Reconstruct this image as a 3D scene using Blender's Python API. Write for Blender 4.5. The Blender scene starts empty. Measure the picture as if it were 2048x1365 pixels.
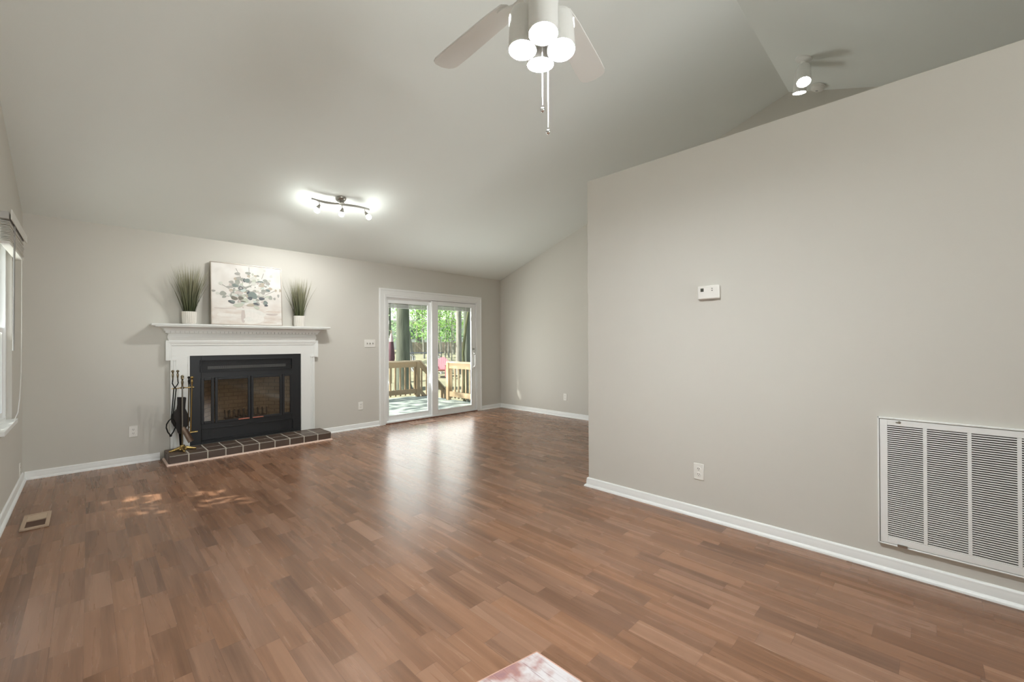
import bpy, math, random
from mathutils import Matrix, Vector
SC = bpy.context.scene
COL = SC.collection
R = math.radians

# ------------------------------------------------------------------ camera
cd = bpy.data.cameras.new('camera')
cd.sensor_width = 36.0; cd.sensor_fit = 'HORIZONTAL'
cd.lens = 842.461 / 2048 * 36.0
cd.clip_start = 0.02; cd.clip_end = 500
cam = bpy.data.objects.new('camera', cd); COL.objects.link(cam)
cam.matrix_world = Matrix(((0.705255, -3.7e-6, -0.708954, 0), (-0.708939, -0.006528, -0.705240, 0),
                           (-0.004625, 0.999979, -0.004607, 1.28), (0, 0, 0, 1)))
SC.camera = cam
# ------------------------------------------------------------------ view, world, sun, daylight
SC.view_settings.view_transform = 'Standard'; SC.view_settings.look = 'None'
SC.view_settings.gamma = 1.0; SC.view_settings.use_curve_mapping = False
SC.view_settings.exposure = 0.12
try:
    SC.cycles.use_denoising = True; SC.cycles.max_bounces = 9; SC.cycles.diffuse_bounces = 7
    SC.cycles.transparent_max_bounces = 16; SC.cycles.sample_clamp_indirect = 6.0
except Exception: pass
W = bpy.data.worlds.new('sky'); SC.world = W; W.use_nodes = True
wn = W.node_tree; wn.nodes.clear()
sky = wn.nodes.new('ShaderNodeTexSky'); sky.sky_type = 'NISHITA'; sky.sun_disc = False
sky.sun_elevation = R(50); sky.sun_rotation = R(-60); sky.air_density = 1.0; sky.dust_density = 3.0
bg = wn.nodes.new('ShaderNodeBackground'); bg.inputs['Strength'].default_value = 0.24
wo = wn.nodes.new('ShaderNodeOutputWorld')
wn.links.new(sky.outputs[0], bg.inputs[0]); wn.links.new(bg.outputs[0], wo.inputs[0])

def aim(o, d): o.rotation_euler = Vector(d).to_track_quat('-Z', 'Y').to_euler()
sl = bpy.data.lights.new('sun', 'SUN'); sl.energy = 11; sl.angle = R(0.6); sl.color = (1.0, 0.96, 0.88)
sun = bpy.data.objects.new('sun', sl); COL.objects.link(sun); aim(sun, (.85, -.52, -1.2)); sun.location = (-4, 9, 9)
def area(name, loc, d, sx, sy, power, col=(1, 1, 1), shape='RECTANGLE', spread=180):
    l = bpy.data.lights.new(name, 'AREA'); l.shape = shape; l.size = sx; l.size_y = sy; l.energy = power; l.color = col
    l.spread = R(spread)
    o = bpy.data.objects.new(name, l); COL.objects.link(o); o.location = loc; aim(o, d); return o
# daylight through the side window and the glass door, plus added fill lights
area('added_front_fill', (1.9, -3.73, 1.55), (-.12, .9, .46), 1.7, 1.15, 52, (.975, .995, 1.0), spread=95)  # added fill behind the camera, tilted up to brighten the ceiling
area('added_kitchen_fill', (4.6, -3.73, 1.6), (0, 1, 0), 1.4, 1.0, 8, (.97, 1.0, 0.99))  # added weak fill behind the partition, at an invented window
area('daylight_side_window', (-0.60, 4.98, 1.45), (1, -.25, .45), 0.66, 1.4, 9, (.97, 1.0, 0.99))
area('daylight_glass_door', (4.2, 6.27, 1.05), (0, -1, .25), 1.75, 1.8, 30, (.98, 1.0, 0.98))

area('added_deck_uplight', (4.3, 7.6, -.06), (0, -.35, 1), 3.4, 2.2, 210, (1.0, 1.0, .98))  # added area light lying on the deck, stands in for bounced sun

# ------------------------------------------------------------------ helpers
def lin(c):
    return tuple((x / 255 / 12.92) if x / 255 <= .04045 else ((x / 255 + .055) / 1.055) ** 2.4 for x in c)
def mat(name, rgb, rough=.5, metal=0, var=.04, scale=8, bump=0, bscale=60, spec=.5, coat=0, stretch=(1, 1, 1), emit=None, estr=0, sub=None):
    """principled material with a procedural tint variation and optional bump"""
    m = bpy.data.materials.new(name); m.use_nodes = True; nt = m.node_tree
    b = nt.nodes['Principled BSDF']; c = lin(rgb)
    tc = nt.nodes.new('ShaderNodeTexCoord'); mp = nt.nodes.new('ShaderNodeMapping')
    mp.inputs['Scale'].default_value = stretch; nt.links.new(tc.outputs['Object'], mp.inputs[0])
    n = nt.nodes.new('ShaderNodeTexNoise'); n.inputs['Scale'].default_value = scale; n.inputs['Detail'].default_value = 3
    nt.links.new(mp.outputs[0], n.inputs['Vector'])
    r = nt.nodes.new('ShaderNodeMix'); r.data_type = 'RGBA'
    r.inputs[6].default_value = tuple(x * (1 - var) for x in c) + (1,); r.inputs[7].default_value = tuple(min(1, x * (1 + var)) for x in c) + (1,)
    nt.links.new(n.outputs['Fac'], r.inputs[0]); nt.links.new(r.outputs[2], b.inputs['Base Color'])
    b.inputs['Roughness'].default_value = rough; b.inputs['Metallic'].default_value = metal
    b.inputs['Specular IOR Level'].default_value = spec; b.inputs['Coat Weight'].default_value = coat
    if emit:
        b.inputs['Emission Color'].default_value = lin(emit) + (1,); b.inputs['Emission Strength'].default_value = estr
    if bump:
        n2 = nt.nodes.new('ShaderNodeTexNoise'); n2.inputs['Scale'].default_value = bscale; n2.inputs['Detail'].default_value = 4
        nt.links.new(mp.outputs[0], n2.inputs['Vector'])
        bp = nt.nodes.new('ShaderNodeBump'); bp.inputs['Strength'].default_value = bump; bp.inputs['Distance'].default_value = .01
        nt.links.new(n2.outputs['Fac'], bp.inputs['Height']); nt.links.new(bp.outputs[0], b.inputs['Normal'])
    return m
def glass_mat(name, tint=(1, 1, 1), rough=.02, ior=1.45):
    m = bpy.data.materials.new(name); m.use_nodes = True; nt = m.node_tree; nt.nodes.clear()
    o = nt.nodes.new('ShaderNodeOutputMaterial'); mx = nt.nodes.new('ShaderNodeMixShader'); lwt = nt.nodes.new('ShaderNodeLayerWeight'); lwt.inputs['Blend'].default_value = .5
    pw = nt.nodes.new('ShaderNodeMath'); pw.operation = 'POWER'; pw.inputs[1].default_value = 5.0; nt.links.new(lwt.outputs['Facing'], pw.inputs[0])
    f0 = ((ior - 1) / (ior + 1)) ** 2; f = nt.nodes.new('ShaderNodeMath'); f.operation = 'MULTIPLY_ADD'; f.inputs[1].default_value = 1 - f0; f.inputs[2].default_value = f0; nt.links.new(pw.outputs[0], f.inputs[0])
    t = nt.nodes.new('ShaderNodeBsdfTransparent'); t.inputs[0].default_value = tint + (1,)
    g = nt.nodes.new('ShaderNodeBsdfGlossy'); g.inputs['Roughness'].default_value = rough
    nt.links.new(f.outputs[0], mx.inputs[0]); nt.links.new(t.outputs[0], mx.inputs[1]); nt.links.new(g.outputs[0], mx.inputs[2])
    nt.links.new(mx.outputs[0], o.inputs[0]); return m
def leaf_mat(name, a, b, trans=.45, zgrad=None, spec=.15):
    m = bpy.data.materials.new(name); m.use_nodes = True; nt = m.node_tree; nt.nodes.clear()
    o = nt.nodes.new('ShaderNodeOutputMaterial'); mx = nt.nodes.new('ShaderNodeMixShader'); mx.inputs[0].default_value = trans
    p = nt.nodes.new('ShaderNodeBsdfPrincipled'); p.inputs['Roughness'].default_value = .55; p.inputs['Specular IOR Level'].default_value = spec
    t = nt.nodes.new('ShaderNodeBsdfTranslucent')
    gi = nt.nodes.new('ShaderNodeNewGeometry'); cr = nt.nodes.new('ShaderNodeMix'); cr.data_type = 'RGBA'
    cr.inputs[6].default_value = lin(a) + (1,); cr.inputs[7].default_value = lin(b) + (1,)
    nt.links.new(gi.outputs['Random Per Island'], cr.inputs[0])
    src = cr.outputs[2]
    if zgrad:
        tc = nt.nodes.new('ShaderNodeTexCoord'); sx = nt.nodes.new('ShaderNodeSeparateXYZ'); nt.links.new(tc.outputs['Object'], sx.inputs[0])
        mr = nt.nodes.new('ShaderNodeMapRange'); mr.inputs[1].default_value = zgrad[0]; mr.inputs[2].default_value = zgrad[1]
        nt.links.new(sx.outputs[2], mr.inputs[0]); c2 = nt.nodes.new('ShaderNodeMix'); c2.data_type = 'RGBA'
        c2.inputs[7].default_value = lin(zgrad[2]) + (1,); nt.links.new(mr.outputs[0], c2.inputs[0]); nt.links.new(src, c2.inputs[6]); src = c2.outputs[2]
    nt.links.new(src, p.inputs['Base Color']); nt.links.new(src, t.inputs[0])
    nt.links.new(p.outputs[0], mx.inputs[1]); nt.links.new(t.outputs[0], mx.inputs[2]); nt.links.new(mx.outputs[0], o.inputs[0]); return m

def wm(o):
    M = o.matrix_basis.copy()
    while o.parent:
        o = o.parent; M = o.matrix_basis @ M
    return M
class MB:
    def __init__(s): s.v = []; s.f = []; s.m = []
    def add(s, vs, fs, mi=0):
        b = len(s.v); s.v += [tuple(v) for v in vs]; s.f += [tuple(b + i for i in f) for f in fs]; s.m += [mi] * len(fs); return s
    def box(s, x0, x1, y0, y1, z0, z1, mi=0, M=None):
        vs = [Vector((x, y, z)) for z in (z0, z1) for y in (y0, y1) for x in (x0, x1)]
        if M: vs = [M @ v for v in vs]
        return s.add(vs, [(0, 2, 3, 1), (4, 5, 7, 6), (0, 1, 5, 4), (2, 6, 7, 3), (0, 4, 6, 2), (1, 3, 7, 5)], mi)
    def prism(s, poly, ax, a, b, mi=0, M=None):
        """extrude a 2D polygon along axis ax (0: poly is (y,z); 1: (x,z); 2: (x,y))"""
        def mk(p, t): return Vector((t, p[0], p[1])) if ax == 0 else Vector((p[0], t, p[1])) if ax == 1 else Vector((p[0], p[1], t))
        n = len(poly); vs = [mk(p, a) for p in poly] + [mk(p, b) for p in poly]
        if M: vs = [M @ v for v in vs]
        fs = [tuple(range(n)), tuple(range(2 * n - 1, n - 1, -1))] + [(i, i + n, (i + 1) % n + n, (i + 1) % n) for i in range(n)]
        ar = sum(poly[i][0] * poly[(i + 1) % n][1] - poly[(i + 1) % n][0] * poly[i][1] for i in range(n))
        flip = (ar > 0) == (b > a)
        if ax == 1: flip = not flip
        if not flip: fs = [tuple(reversed(f)) for f in fs]
        return s.add(vs, fs, mi)
    def lathe(s, prof, o=(0, 0, 0), d=(0, 0, 1), n=20, mi=0):
        d = Vector(d).normalized(); q = d.to_track_quat('Z', 'Y'); o = Vector(o); vs = []; fs = []
        for r, h in prof:
            for k in range(n):
                a = 2 * math.pi * k / n; vs.append(o + q @ Vector((r * math.cos(a), r * math.sin(a), h)))
        for i in range(len(prof) - 1):
            for k in range(n):
                k2 = (k + 1) % n; fs.append((i * n + k, i * n + k2, (i + 1) * n + k2, (i + 1) * n + k))
        fs.append(tuple(range(n - 1, -1, -1))); fs.append(tuple((len(prof) - 1) * n + k for k in range(n)))
        return s.add(vs, fs, mi)
    def tube(s, pts, r, n=8, mi=0):
        pts = [Vector(p) for p in pts]; vs = []; fs = []; rs = r if isinstance(r, (list, tuple)) else [r] * len(pts)
        up = Vector((0.13, 0.31, 0.94))
        for i, p in enumerate(pts):
            t = (pts[min(i + 1, len(pts) - 1)] - pts[max(i - 1, 0)]).normalized()
            a = t.cross(up)
            if a.length < 1e-3: a = t.cross(Vector((1, 0, 0)))
            a.normalize(); b = t.cross(a)
            for k in range(n):
                g = 2 * math.pi * k / n; vs.append(p + rs[i] * (math.cos(g) * a + math.sin(g) * b))
        for i in range(len(pts) - 1):
            for k in range(n):
                k2 = (k + 1) % n; fs.append((i * n + k, (i + 1) * n + k, (i + 1) * n + k2, i * n + k2))
        fs.append(tuple(range(n))); fs.append(tuple((len(pts) - 1) * n + k for k in range(n - 1, -1, -1)))
        return s.add(vs, fs, mi)
    def ball(s, c, r, n=14, mi=0, sz=1.0):
        m = 8; prof = [(max(1e-4, r * math.sin(math.pi * i / m)), -r * sz * math.cos(math.pi * i / m)) for i in range(m + 1)]
        return s.lathe(prof, c, (0, 0, 1), n, mi)
    def molding(s, x0, x1, yf, yw, prof, mi=0):
        """profile (d,z) swept round left end, front and right end with mitres; d = outward offset"""
        n = len(prof); vs = []
        for k in range(4):
            for d, z in prof:
                vs.append(((x0 - d, x0 - d, x1 + d, x1 + d)[k], (yw, yf - d, yf - d, yw)[k], z))
        fs = []
        for k in range(3):
            for i in range(n - 1): fs.append((k * n + i, (k + 1) * n + i, (k + 1) * n + i + 1, k * n + i + 1))
        fs.append((n - 1, 2 * n - 1, 3 * n - 1, 4 * n - 1)); fs.append((0, 3 * n, 2 * n, n))
        return s.add(vs, fs, mi)
    def build(s, name, m, parent=None, bevel=0, smooth=True, ang=35, world=True):
        me = bpy.data.meshes.new(name); me.from_pydata(s.v, [], s.f)
        for x in (m if isinstance(m, (list, tuple)) else [m]): me.materials.append(x)
        me.polygons.foreach_set('material_index', s.m); me.update()
        o = bpy.data.objects.new(name, me); COL.objects.link(o)
        if parent:
            o.parent = parent
            if world: me.transform(wm(parent).inverted())
        if smooth:
            me.polygons.foreach_set('use_smooth', [True] * len(me.polygons)); me.set_sharp_from_angle(angle=R(ang))
        if bevel:
            b = o.modifiers.new('bevel', 'BEVEL'); b.width = bevel; b.segments = 2; b.limit_method = 'ANGLE'; b.angle_limit = R(40)
        return o
def tag(o, label, cat, group=None):
    o['label'] = label; o['category'] = cat
    if group: o['group'] = group
    return o
def thing(name, loc, label=None, cat=None, group=None, rot=(0, 0, 0)):
    o = bpy.data.objects.new(name, None); COL.objects.link(o); o.location = loc; o.rotation_euler = rot; o.empty_display_size = .1
    if label: tag(o, label, cat, group)
    return o
def struct(o): o['kind'] = 'structure'; return o
def copy_tree(o, parent=None):
    c = o.copy(); COL.objects.link(c); c.parent = parent
    for ch in list(o.children): copy_tree(ch, c)
    return c

# ------------------------------------------------------------------ materials
M_wall = mat('wall_paint', (206, 203, 195), .75, var=.012, scale=3, bump=.04, bscale=220, spec=.3)
M_ceil = mat('ceiling_paint', (231, 235, 231), .85, var=.012, scale=2, bump=.06, bscale=160, spec=.2)
M_trim = mat('white_trim_paint', (236, 237, 235), .38, var=.01, scale=5)
M_mantel = mat('white_mantel_paint', (232, 233, 230), .42, var=.012, scale=6)
M_vinyl = mat('white_vinyl', (238, 239, 238), .35, var=.01)
M_plate = mat('white_plastic', (232, 230, 224), .35, var=.01)
M_slot = mat('dark_slot', (46, 44, 42), .6)
M_black = mat('black_painted_steel', (30, 31, 33), .42, metal=.2, var=.15, scale=14, bump=.03, bscale=90)
M_iron = mat('wrought_iron', (34, 33, 32), .5, metal=.6, var=.15, scale=30)
M_brass = mat('aged_brass', (176, 150, 96), .26, metal=1, var=.12, scale=25)
M_pewter = mat('tarnished_brass', (132, 122, 100), .28, metal=1, var=.15, scale=25)
M_copper = mat('copper_handle', (178, 116, 98), .32, metal=1, var=.08)
M_steel = mat('brushed_nickel', (168, 166, 160), .3, metal=1, var=.06, stretch=(1, 12, 12))
M_fanwhite = mat('white_fan_enamel', (226, 226, 222), .4, var=.01)
M_glow = mat('fan_bulb_glow', (255, 255, 250), .5, emit=(247, 252, 255), estr=640)
M_sglow = mat('spot_bulb_glow', (255, 255, 250), .5, emit=(252, 255, 250), estr=70)
M_glass = glass_mat('clear_glass', (.97, .985, .975))
M_fglass = glass_mat('smoked_fireplace_glass', (.80, .78, .74), .04, 1.7)

def floor_mat():
    m = bpy.data.materials.new('laminate_planks'); m.use_nodes = True; nt = m.node_tree; N = nt.nodes; L = nt.links
    b = N['Principled BSDF']; tc = N.new('ShaderNodeTexCoord'); s = N.new('ShaderNodeSeparateXYZ'); L.new(tc.outputs['Object'], s.inputs[0])
    def mth(op, a, bb=None, c=None):
        n = N.new('ShaderNodeMath'); n.operation = op
        for i, x in enumerate((a, bb, c)):
            if x is None: continue
            if isinstance(x, (int, float)): n.inputs[i].default_value = x
            else: L.new(x, n.inputs[i])
        return n.outputs[0]
    w = .1003
    xs = mth('DIVIDE', mth('SUBTRACT', s.outputs[0], .988 - 30 * w), w)
    row = mth('FLOOR', xs); fx = mth('FRACT', xs)
    yy = mth('ADD', mth('DIVIDE', s.outputs[1], .43), mth('MULTIPLY', row, 37.37))
    vo = N.new('ShaderNodeTexVoronoi'); vo.voronoi_dimensions = '1D'; vo.inputs['Scale'].default_value = 1; vo.inputs['Randomness'].default_value = .8
    L.new(yy, vo.inputs['W'])
    ve = N.new('ShaderNodeTexVoronoi'); ve.voronoi_dimensions = '1D'; ve.feature = 'DISTANCE_TO_EDGE'; ve.inputs['Scale'].default_value = 1; ve.inputs['Randomness'].default_value = .8
    L.new(yy, ve.inputs['W'])
    sc = N.new('ShaderNodeSeparateColor'); L.new(vo.outputs['Color'], sc.inputs[0])
    rnd = sc.outputs[0]; rnd2 = sc.outputs[1]
    # grain coordinates, shifted per strip
    cx = N.new('ShaderNodeCombineXYZ')
    L.new(mth('MULTIPLY_ADD', rnd, 13.0, s.outputs[0]), cx.inputs[0]); L.new(mth('MULTIPLY_ADD', rnd2, 7.0, s.outputs[1]), cx.inputs[1]); L.new(rnd, cx.inputs[2])
    def grain(sx, sy, scale, det, dist=0):
        mp = N.new('ShaderNodeMapping'); mp.inputs['Scale'].default_value = (sx, sy, 3); L.new(cx.outputs[0], mp.inputs[0])
        n = N.new('ShaderNodeTexNoise'); n.inputs['Scale'].default_value = scale; n.inputs['Detail'].default_value = det
        n.inputs['Distortion'].default_value = dist; L.new(mp.outputs[0], n.inputs['Vector']); return n.outputs['Fac']
    g1 = grain(16, .9, 1, 4, .6); g2 = grain(90, 3.0, 1, 3); g3 = grain(3.5, .5, 1, 2, 1.2)
    # cathedral figure
    rings = mth('SINE', mth('MULTIPLY', g3, 46.0))
    v = mth('ADD', mth('MULTIPLY', rnd, .38), mth('MULTIPLY', mth('SUBTRACT', g1, .5), 1.05))
    v = mth('ADD', v, mth('MULTIPLY', mth('SUBTRACT', g2, .5), .34))
    v = mth('ADD', v, mth('MULTIPLY', rings, .02))
    v = mth('ADD', v, .25)
    cr = N.new('ShaderNodeValToRGB'); L.new(v, cr.inputs[0]); e = cr.color_ramp.elements
    e[0].position = 0.02; e[0].color = lin((98, 69, 51)) + (1,)
    e[1].position = 1.0; e[1].color = lin((162, 123, 97)) + (1,)
    k = cr.color_ramp.elements.new(.45); k.color = lin((133, 97, 74)) + (1,)
    # slight hue shift strip to strip
    hs = N.new('ShaderNodeHueSaturation'); L.new(cr.outputs[0], hs.inputs['Color'])
    L.new(mth('MULTIPLY_ADD', rnd2, .10, .92), hs.inputs['Saturation']); hs.inputs['Hue'].default_value = .5
    # seams
    ex = mth('MINIMUM', fx, mth('SUBTRACT', 1.0, fx)); sx = mth('LESS_THAN', ex, .008); sy = mth('LESS_THAN', ve.outputs['Distance'], .0028)
    seam = mth('MAXIMUM', sx, sy)
    mx = N.new('ShaderNodeMix'); mx.data_type = 'RGBA'; L.new(mth('MULTIPLY', seam, .38), mx.inputs[0]); L.new(hs.outputs[0], mx.inputs[6]); mx.inputs[7].default_value = lin((70, 45, 33)) + (1,)
    L.new(mx.outputs[2], b.inputs['Base Color'])
    L.new(mth('MULTIPLY_ADD', g1, .10, .22), b.inputs['Roughness']); b.inputs['Specular IOR Level'].default_value = .5; b.inputs['Specular Tint'].default_value = (1.0, .86, .74, 1)
    bp = N.new('ShaderNodeBump'); bp.inputs['Strength'].default_value = .05; bp.inputs['Distance'].default_value = .004; L.new(mth('SUBTRACT', g2, mth('MULTIPLY', seam, .5)), bp.inputs['Height']); L.new(bp.outputs[0], b.inputs['Normal'])
    return m
M_floor = floor_mat()

# ------------------------------------------------------------------ room shell
D, XL, XG, XP = 6.104, -.443, 5.814, 3.15          # back wall, left wall, gable wall, near partition
YR, ZR, ZB, YF = 1.166, 4.2186, 2.5366, -3.77      # ridge, eave at back, front wall
S1, S2 = .34063, .3512
zc = lambda y: ZB + S1 * (D - y) if y > YR else ZR - S2 * (YR - y)
struct(MB().box(XL - .16, XG + .15, YF - .15, D + .15, -.12, 0).build('floor', M_floor, smooth=False))
cp = [(D + .15, zc(D + .15)), (YR, ZR), (YF - .15, zc(YF - .15)), (YF - .15, zc(YF - .15) + .14), (YR, ZR + .14), (D + .15, zc(D + .15) + .14)]
struct(MB().prism(cp, 0, XL - .15, XG + .15).build('ceiling', M_ceil, smooth=False))
# back wall with door and firebox openings
b = MB(); T = D + .15
for x0, x1, z0, z1 in [(XL - .15, .9, 0, ZB), (.9, 1.95, 0, .12), (.9, 1.95, 1.12, ZB), (1.95, 3.30, 0, ZB), (3.30, 5.19, 2.03, ZB), (5.19, XG + .15, 0, ZB)]:
    b.box(x0, x1, D, T, z0, z1)
struct(b.build('wall_back', M_wall, smooth=False))
# left wall with window opening
WY0, WY1, WZ0, WZ1 = 4.62, 5.34, .672, 2.17
b = MB(); lw = (XL - .14, XL)
b.prism([(WY1, 0), (D, 0), (D, zc(D)), (WY1, zc(WY1))], 0, *lw)
b.prism([(YF, 0), (WY0, 0), (WY0, zc(WY0)), (YR, ZR), (YF, zc(YF))], 0, *lw)
b.box(*lw, WY0, WY1, 0, WZ0); b.prism([(WY0, WZ1), (WY1, WZ1), (WY1, zc(WY1)), (WY0, zc(WY0))], 0, *lw)
struct(b.build('wall_left', M_wall, smooth=False))
struct(MB().prism([(YF, 0), (D, 0), (D, zc(D)), (YR, ZR), (YF, zc(YF))], 0, XG, XG + .14).build('wall_gable', M_wall, smooth=False))
struct(MB().box(XP, XP + .125, YF, 2.177, 0, 2.722).build('wall_right', M_wall, smooth=False, bevel=.006))
b = MB()
for x0, x1, z0, z1 in [(XL - .14, .25, 0, 2.5), (.25, 2.75, 0, .95), (.25, 2.75, 2.15, 2.5), (2.75, 3.9, 0, 2.5), (3.9, 5.3, 0, 1.1), (3.9, 5.3, 2.1, 2.5), (5.3, XG + .14, 0, 2.5)]:
    b.box(x0, x1, YF - .14, YF, z0, z1)
struct(b.build('wall_front', M_wall, smooth=False))
def added_window(name, x0, x1, z0, z1, nm):
    w = struct(thing(name, ((x0 + x1) / 2, YF, z0))); f = MB(); y0, y1 = YF - .12, YF - .06
    for a in (x0, x1 - .05): f.box(a, a + .05, y0, y1, z0, z1)
    for a in (z0, z1 - .05): f.box(x0 + .05, x1 - .05, y0, y1, a, a + .05)
    for i in range(1, nm): f.box(x0 + (x1 - x0) * i / nm - .03, x0 + (x1 - x0) * i / nm + .03, y0, y1, z0 + .05, z1 - .05)
    f.build('window_frame', M_vinyl, w, bevel=.004)
    MB().box(x0 + .05, x1 - .05, y0 + .02, y0 + .024, z0 + .05, z1 - .05).build('pane', M_glass, w)
added_window('added_window_2', .25, 2.75, .95, 2.15, 3); added_window('added_window_3', 3.9, 5.3, 1.1, 2.1, 2)  # unseen windows added behind the camera to carry the fill light

struct(MB().box(.78, 2.08, 6.255, 6.30, -.2, .27).box(.78, .84, 6.255, 6.70, -.2, 1.3).box(2.02, 2.08, 6.255, 6.70, -.2, 1.3).box(.84, 2.02, 6.64, 6.70, -.2, 1.3).box(.84, 2.02, 6.255, 6.64, 1.22, 1.3).box(.84, 2.02, 6.255, 6.64, -.2, .26).build('wall_chimney', M_wall, smooth=False))
# baseboards: profile (offset from wall, z)
BB = [(.030, 0), (.029, .008), (.024, .016), (.014, .021), (.014, .054), (.011, .060), (.012, .066), (.009, .074), (.002, .0775), (0, .0775)]
def base_x(name, x0, x1, y=D):
    poly = [(y - d, z) for d, z in BB] + [(y, 0)]
    struct(MB().prism(poly, 0, x0, x1).build(name, M_trim, ang=50))
def base_y(name, x, y0, y1, sgn):
    poly = [(x + sgn * d, z) for d, z in BB] + [(x, 0)]
    struct(MB().prism(poly, 1, y0, y1).build(name, M_trim, ang=50))
base_x('baseboard_back', XL + .015, .560); base_x('baseboard_back_center', 2.312, 3.19); base_x('baseboard_back_right', 5.297, XG - .015)
base_y('baseboard_left', XL, YF, D - .01, 1); base_y('baseboard_gable', XG, YF, D - .01, -1)
bm_ = MB(); n = len(BB); vs = []
for d, z in BB: vs.append((XP - d, YF, z))
for d, z in BB: vs.append((XP - d, 2.177 + d, z))
for d, z in BB: vs.append((XP + .125 + d, 2.177 + d, z))
for d, z in BB: vs.append((XP + .125 + d, YF, z))
bm_.add(vs, [(k * n + i, k * n + i + 1, (k + 1) * n + i + 1, (k + 1) * n + i) for k in range(3) for i in range(n - 1)])
struct(bm_.build('baseboard_right', M_trim, ang=50))

# ------------------------------------------------------------------ sliding glass door
dr = struct(thing('door_1', (4.24, D, 0)))
def casing(x0, x1, zt, w, prof):
    """three sided casing with mitred corners; prof (s across width from the opening, depth)"""
    b = MB(); n = len(prof); vs = []
    for s_, d in prof: vs.append((x0 - s_, D - d, 0))
    for s_, d in prof: vs.append((x0 - s_, D - d, zt + s_))
    for s_, d in prof: vs.append((x1 + s_, D - d, zt + s_))
    for s_, d in prof: vs.append((x1 + s_, D - d, 0))
    return b.add(vs, [(k * n + i, k * n + i + 1, (k + 1) * n + i + 1, (k + 1) * n + i) for k in range(3) for i in range(n - 1)])
casing(3.300, 5.190, 2.045, .11, [(0, 0), (0, .010), (.012, .013), (.018, .010), (.05, .014), (.075, .017), (.08, .026), (.098, .028), (.106, .020), (.106, 0)]).build('casing', M_trim, dr, ang=30)
j = MB(); j.box(3.30, 3.325, D - .004, D + .15, 0, 2.045).box(5.165, 5.19, D - .004, D + .15, 0, 2.045).box(3.325, 5.165, D - .004, D + .15, 2.022, 2.045)
j.box(3.325, 5.165, D + .055, D + .062, 1.985, 2.022)
j.build('jamb', M_vinyl, dr, bevel=.002)
MB().box(3.325, 5.165, D - .002, D + .15, .0, .026).box(3.325, 5.165, D + .02, D + .026, .026, .034).build('sill_track', M_vinyl, dr)
MB().prism([(D - .004, 0), (D - .022, 0), (D - .019, .008), (D - .010, .013), (D - .004, .014)], 0, 3.302, 5.188).build('threshold_strip', mat('brown_threshold', (104, 66, 48), .4, var=.1), dr)
M_bslat = mat('grey_blind_slats', (168, 166, 162), .5)
def panel(name, x0, x1, z0, z1, gx0, gx1, gz0, gz1, y0, y1, parent):
    f = MB(); f.box(x0, gx0, y0, y1, z0, z1).box(gx1, x1, y0, y1, z0, z1).box(gx0, gx1, y0, y1, z0, gz0).box(gx0, gx1, y0, y1, gz1, z1)
    p = f.build(name, M_vinyl, parent, bevel=.003)
    s = .012; f = MB(); a, c = y0 - .004, y0 + .008   # glazing bead
    f.box(gx0 - .002, gx0 + s, a, c, gz0, gz1).box(gx1 - s, gx1 + .002, a, c, gz0, gz1).box(gx0 + s, gx1 - s, a, c, gz0 - .002, gz0 + s).box(gx0 + s, gx1 - s, a, c, gz1 - s, gz1 + .002)
    f.build('glazing_bead', M_vinyl, p, bevel=.002)
    ym = (y0 + y1) / 2
    MB().box(gx0, gx1, ym - .012, ym - .008, gz0, gz1).build('glass_pane', M_glass, p)
    bl = MB(); zt = gz1 - .012
    bl.box(gx0 + .013, gx1 - .013, ym - .006, ym + .010, zt - .014, zt)
    for i in range(9): bl.box(gx0 + .014, gx1 - .014, ym - .006, ym + .008, zt - .020 - i * .0052, zt - .0170 - i * .0052)
    bl.box(gx0 + .013, gx1 - .013, ym - .007, ym + .009, zt - .074, zt - .065)
    bo = bl.build('raised_blind', M_bslat, p)
    c = MB()
    for t in (.17, .5, .83):
        x = gx0 + (gx1 - gx0) * t; c.box(x - .004, x + .004, ym - .0075, ym - .006, zt - .074, zt)
    c.build('ladder_tape', M_vinyl, bo)
    return p
panel('fixed_panel', 3.332, 4.26, .034, 1.992, 3.39, 4.155, .105, 1.945, D + .075, D + .115, dr)
sp = panel('sliding_panel', 4.19, 5.162, .034, 2.016, 4.300, 5.075, .108, 1.955, D + .012, D + .052, dr)
h = MB(); h.box(5.092, 5.132, D - .001, D + .012, .80, 1.13)
h.tube([(5.112, D - .002, .835), (5.112, D - .035, .85), (5.112, D - .045, .88), (5.112, D - .045, 1.05), (5.112, D - .035, 1.08), (5.112, D - .002, 1.095)], .011, 10)
h.build('pull_handle', M_vinyl, sp)
MB().box(5.098, 5.126, D - .010, D + .012, 1.155, 1.185).build('lock_lever', M_steel, sp)
kb = MB()
for z in (.66, 1.70): kb.box(5.05, 5.062, D + .000, D + .012, z, z + .06)
kb.build('blind_slider', M_vinyl, sp)
kb = MB()
for z in (.62, 1.60): kb.box(3.395, 3.405, D + .062, D + .075, z, z + .05)
kb.build('blind_slider', M_vinyl, bpy.data.objects['fixed_panel'])

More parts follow.
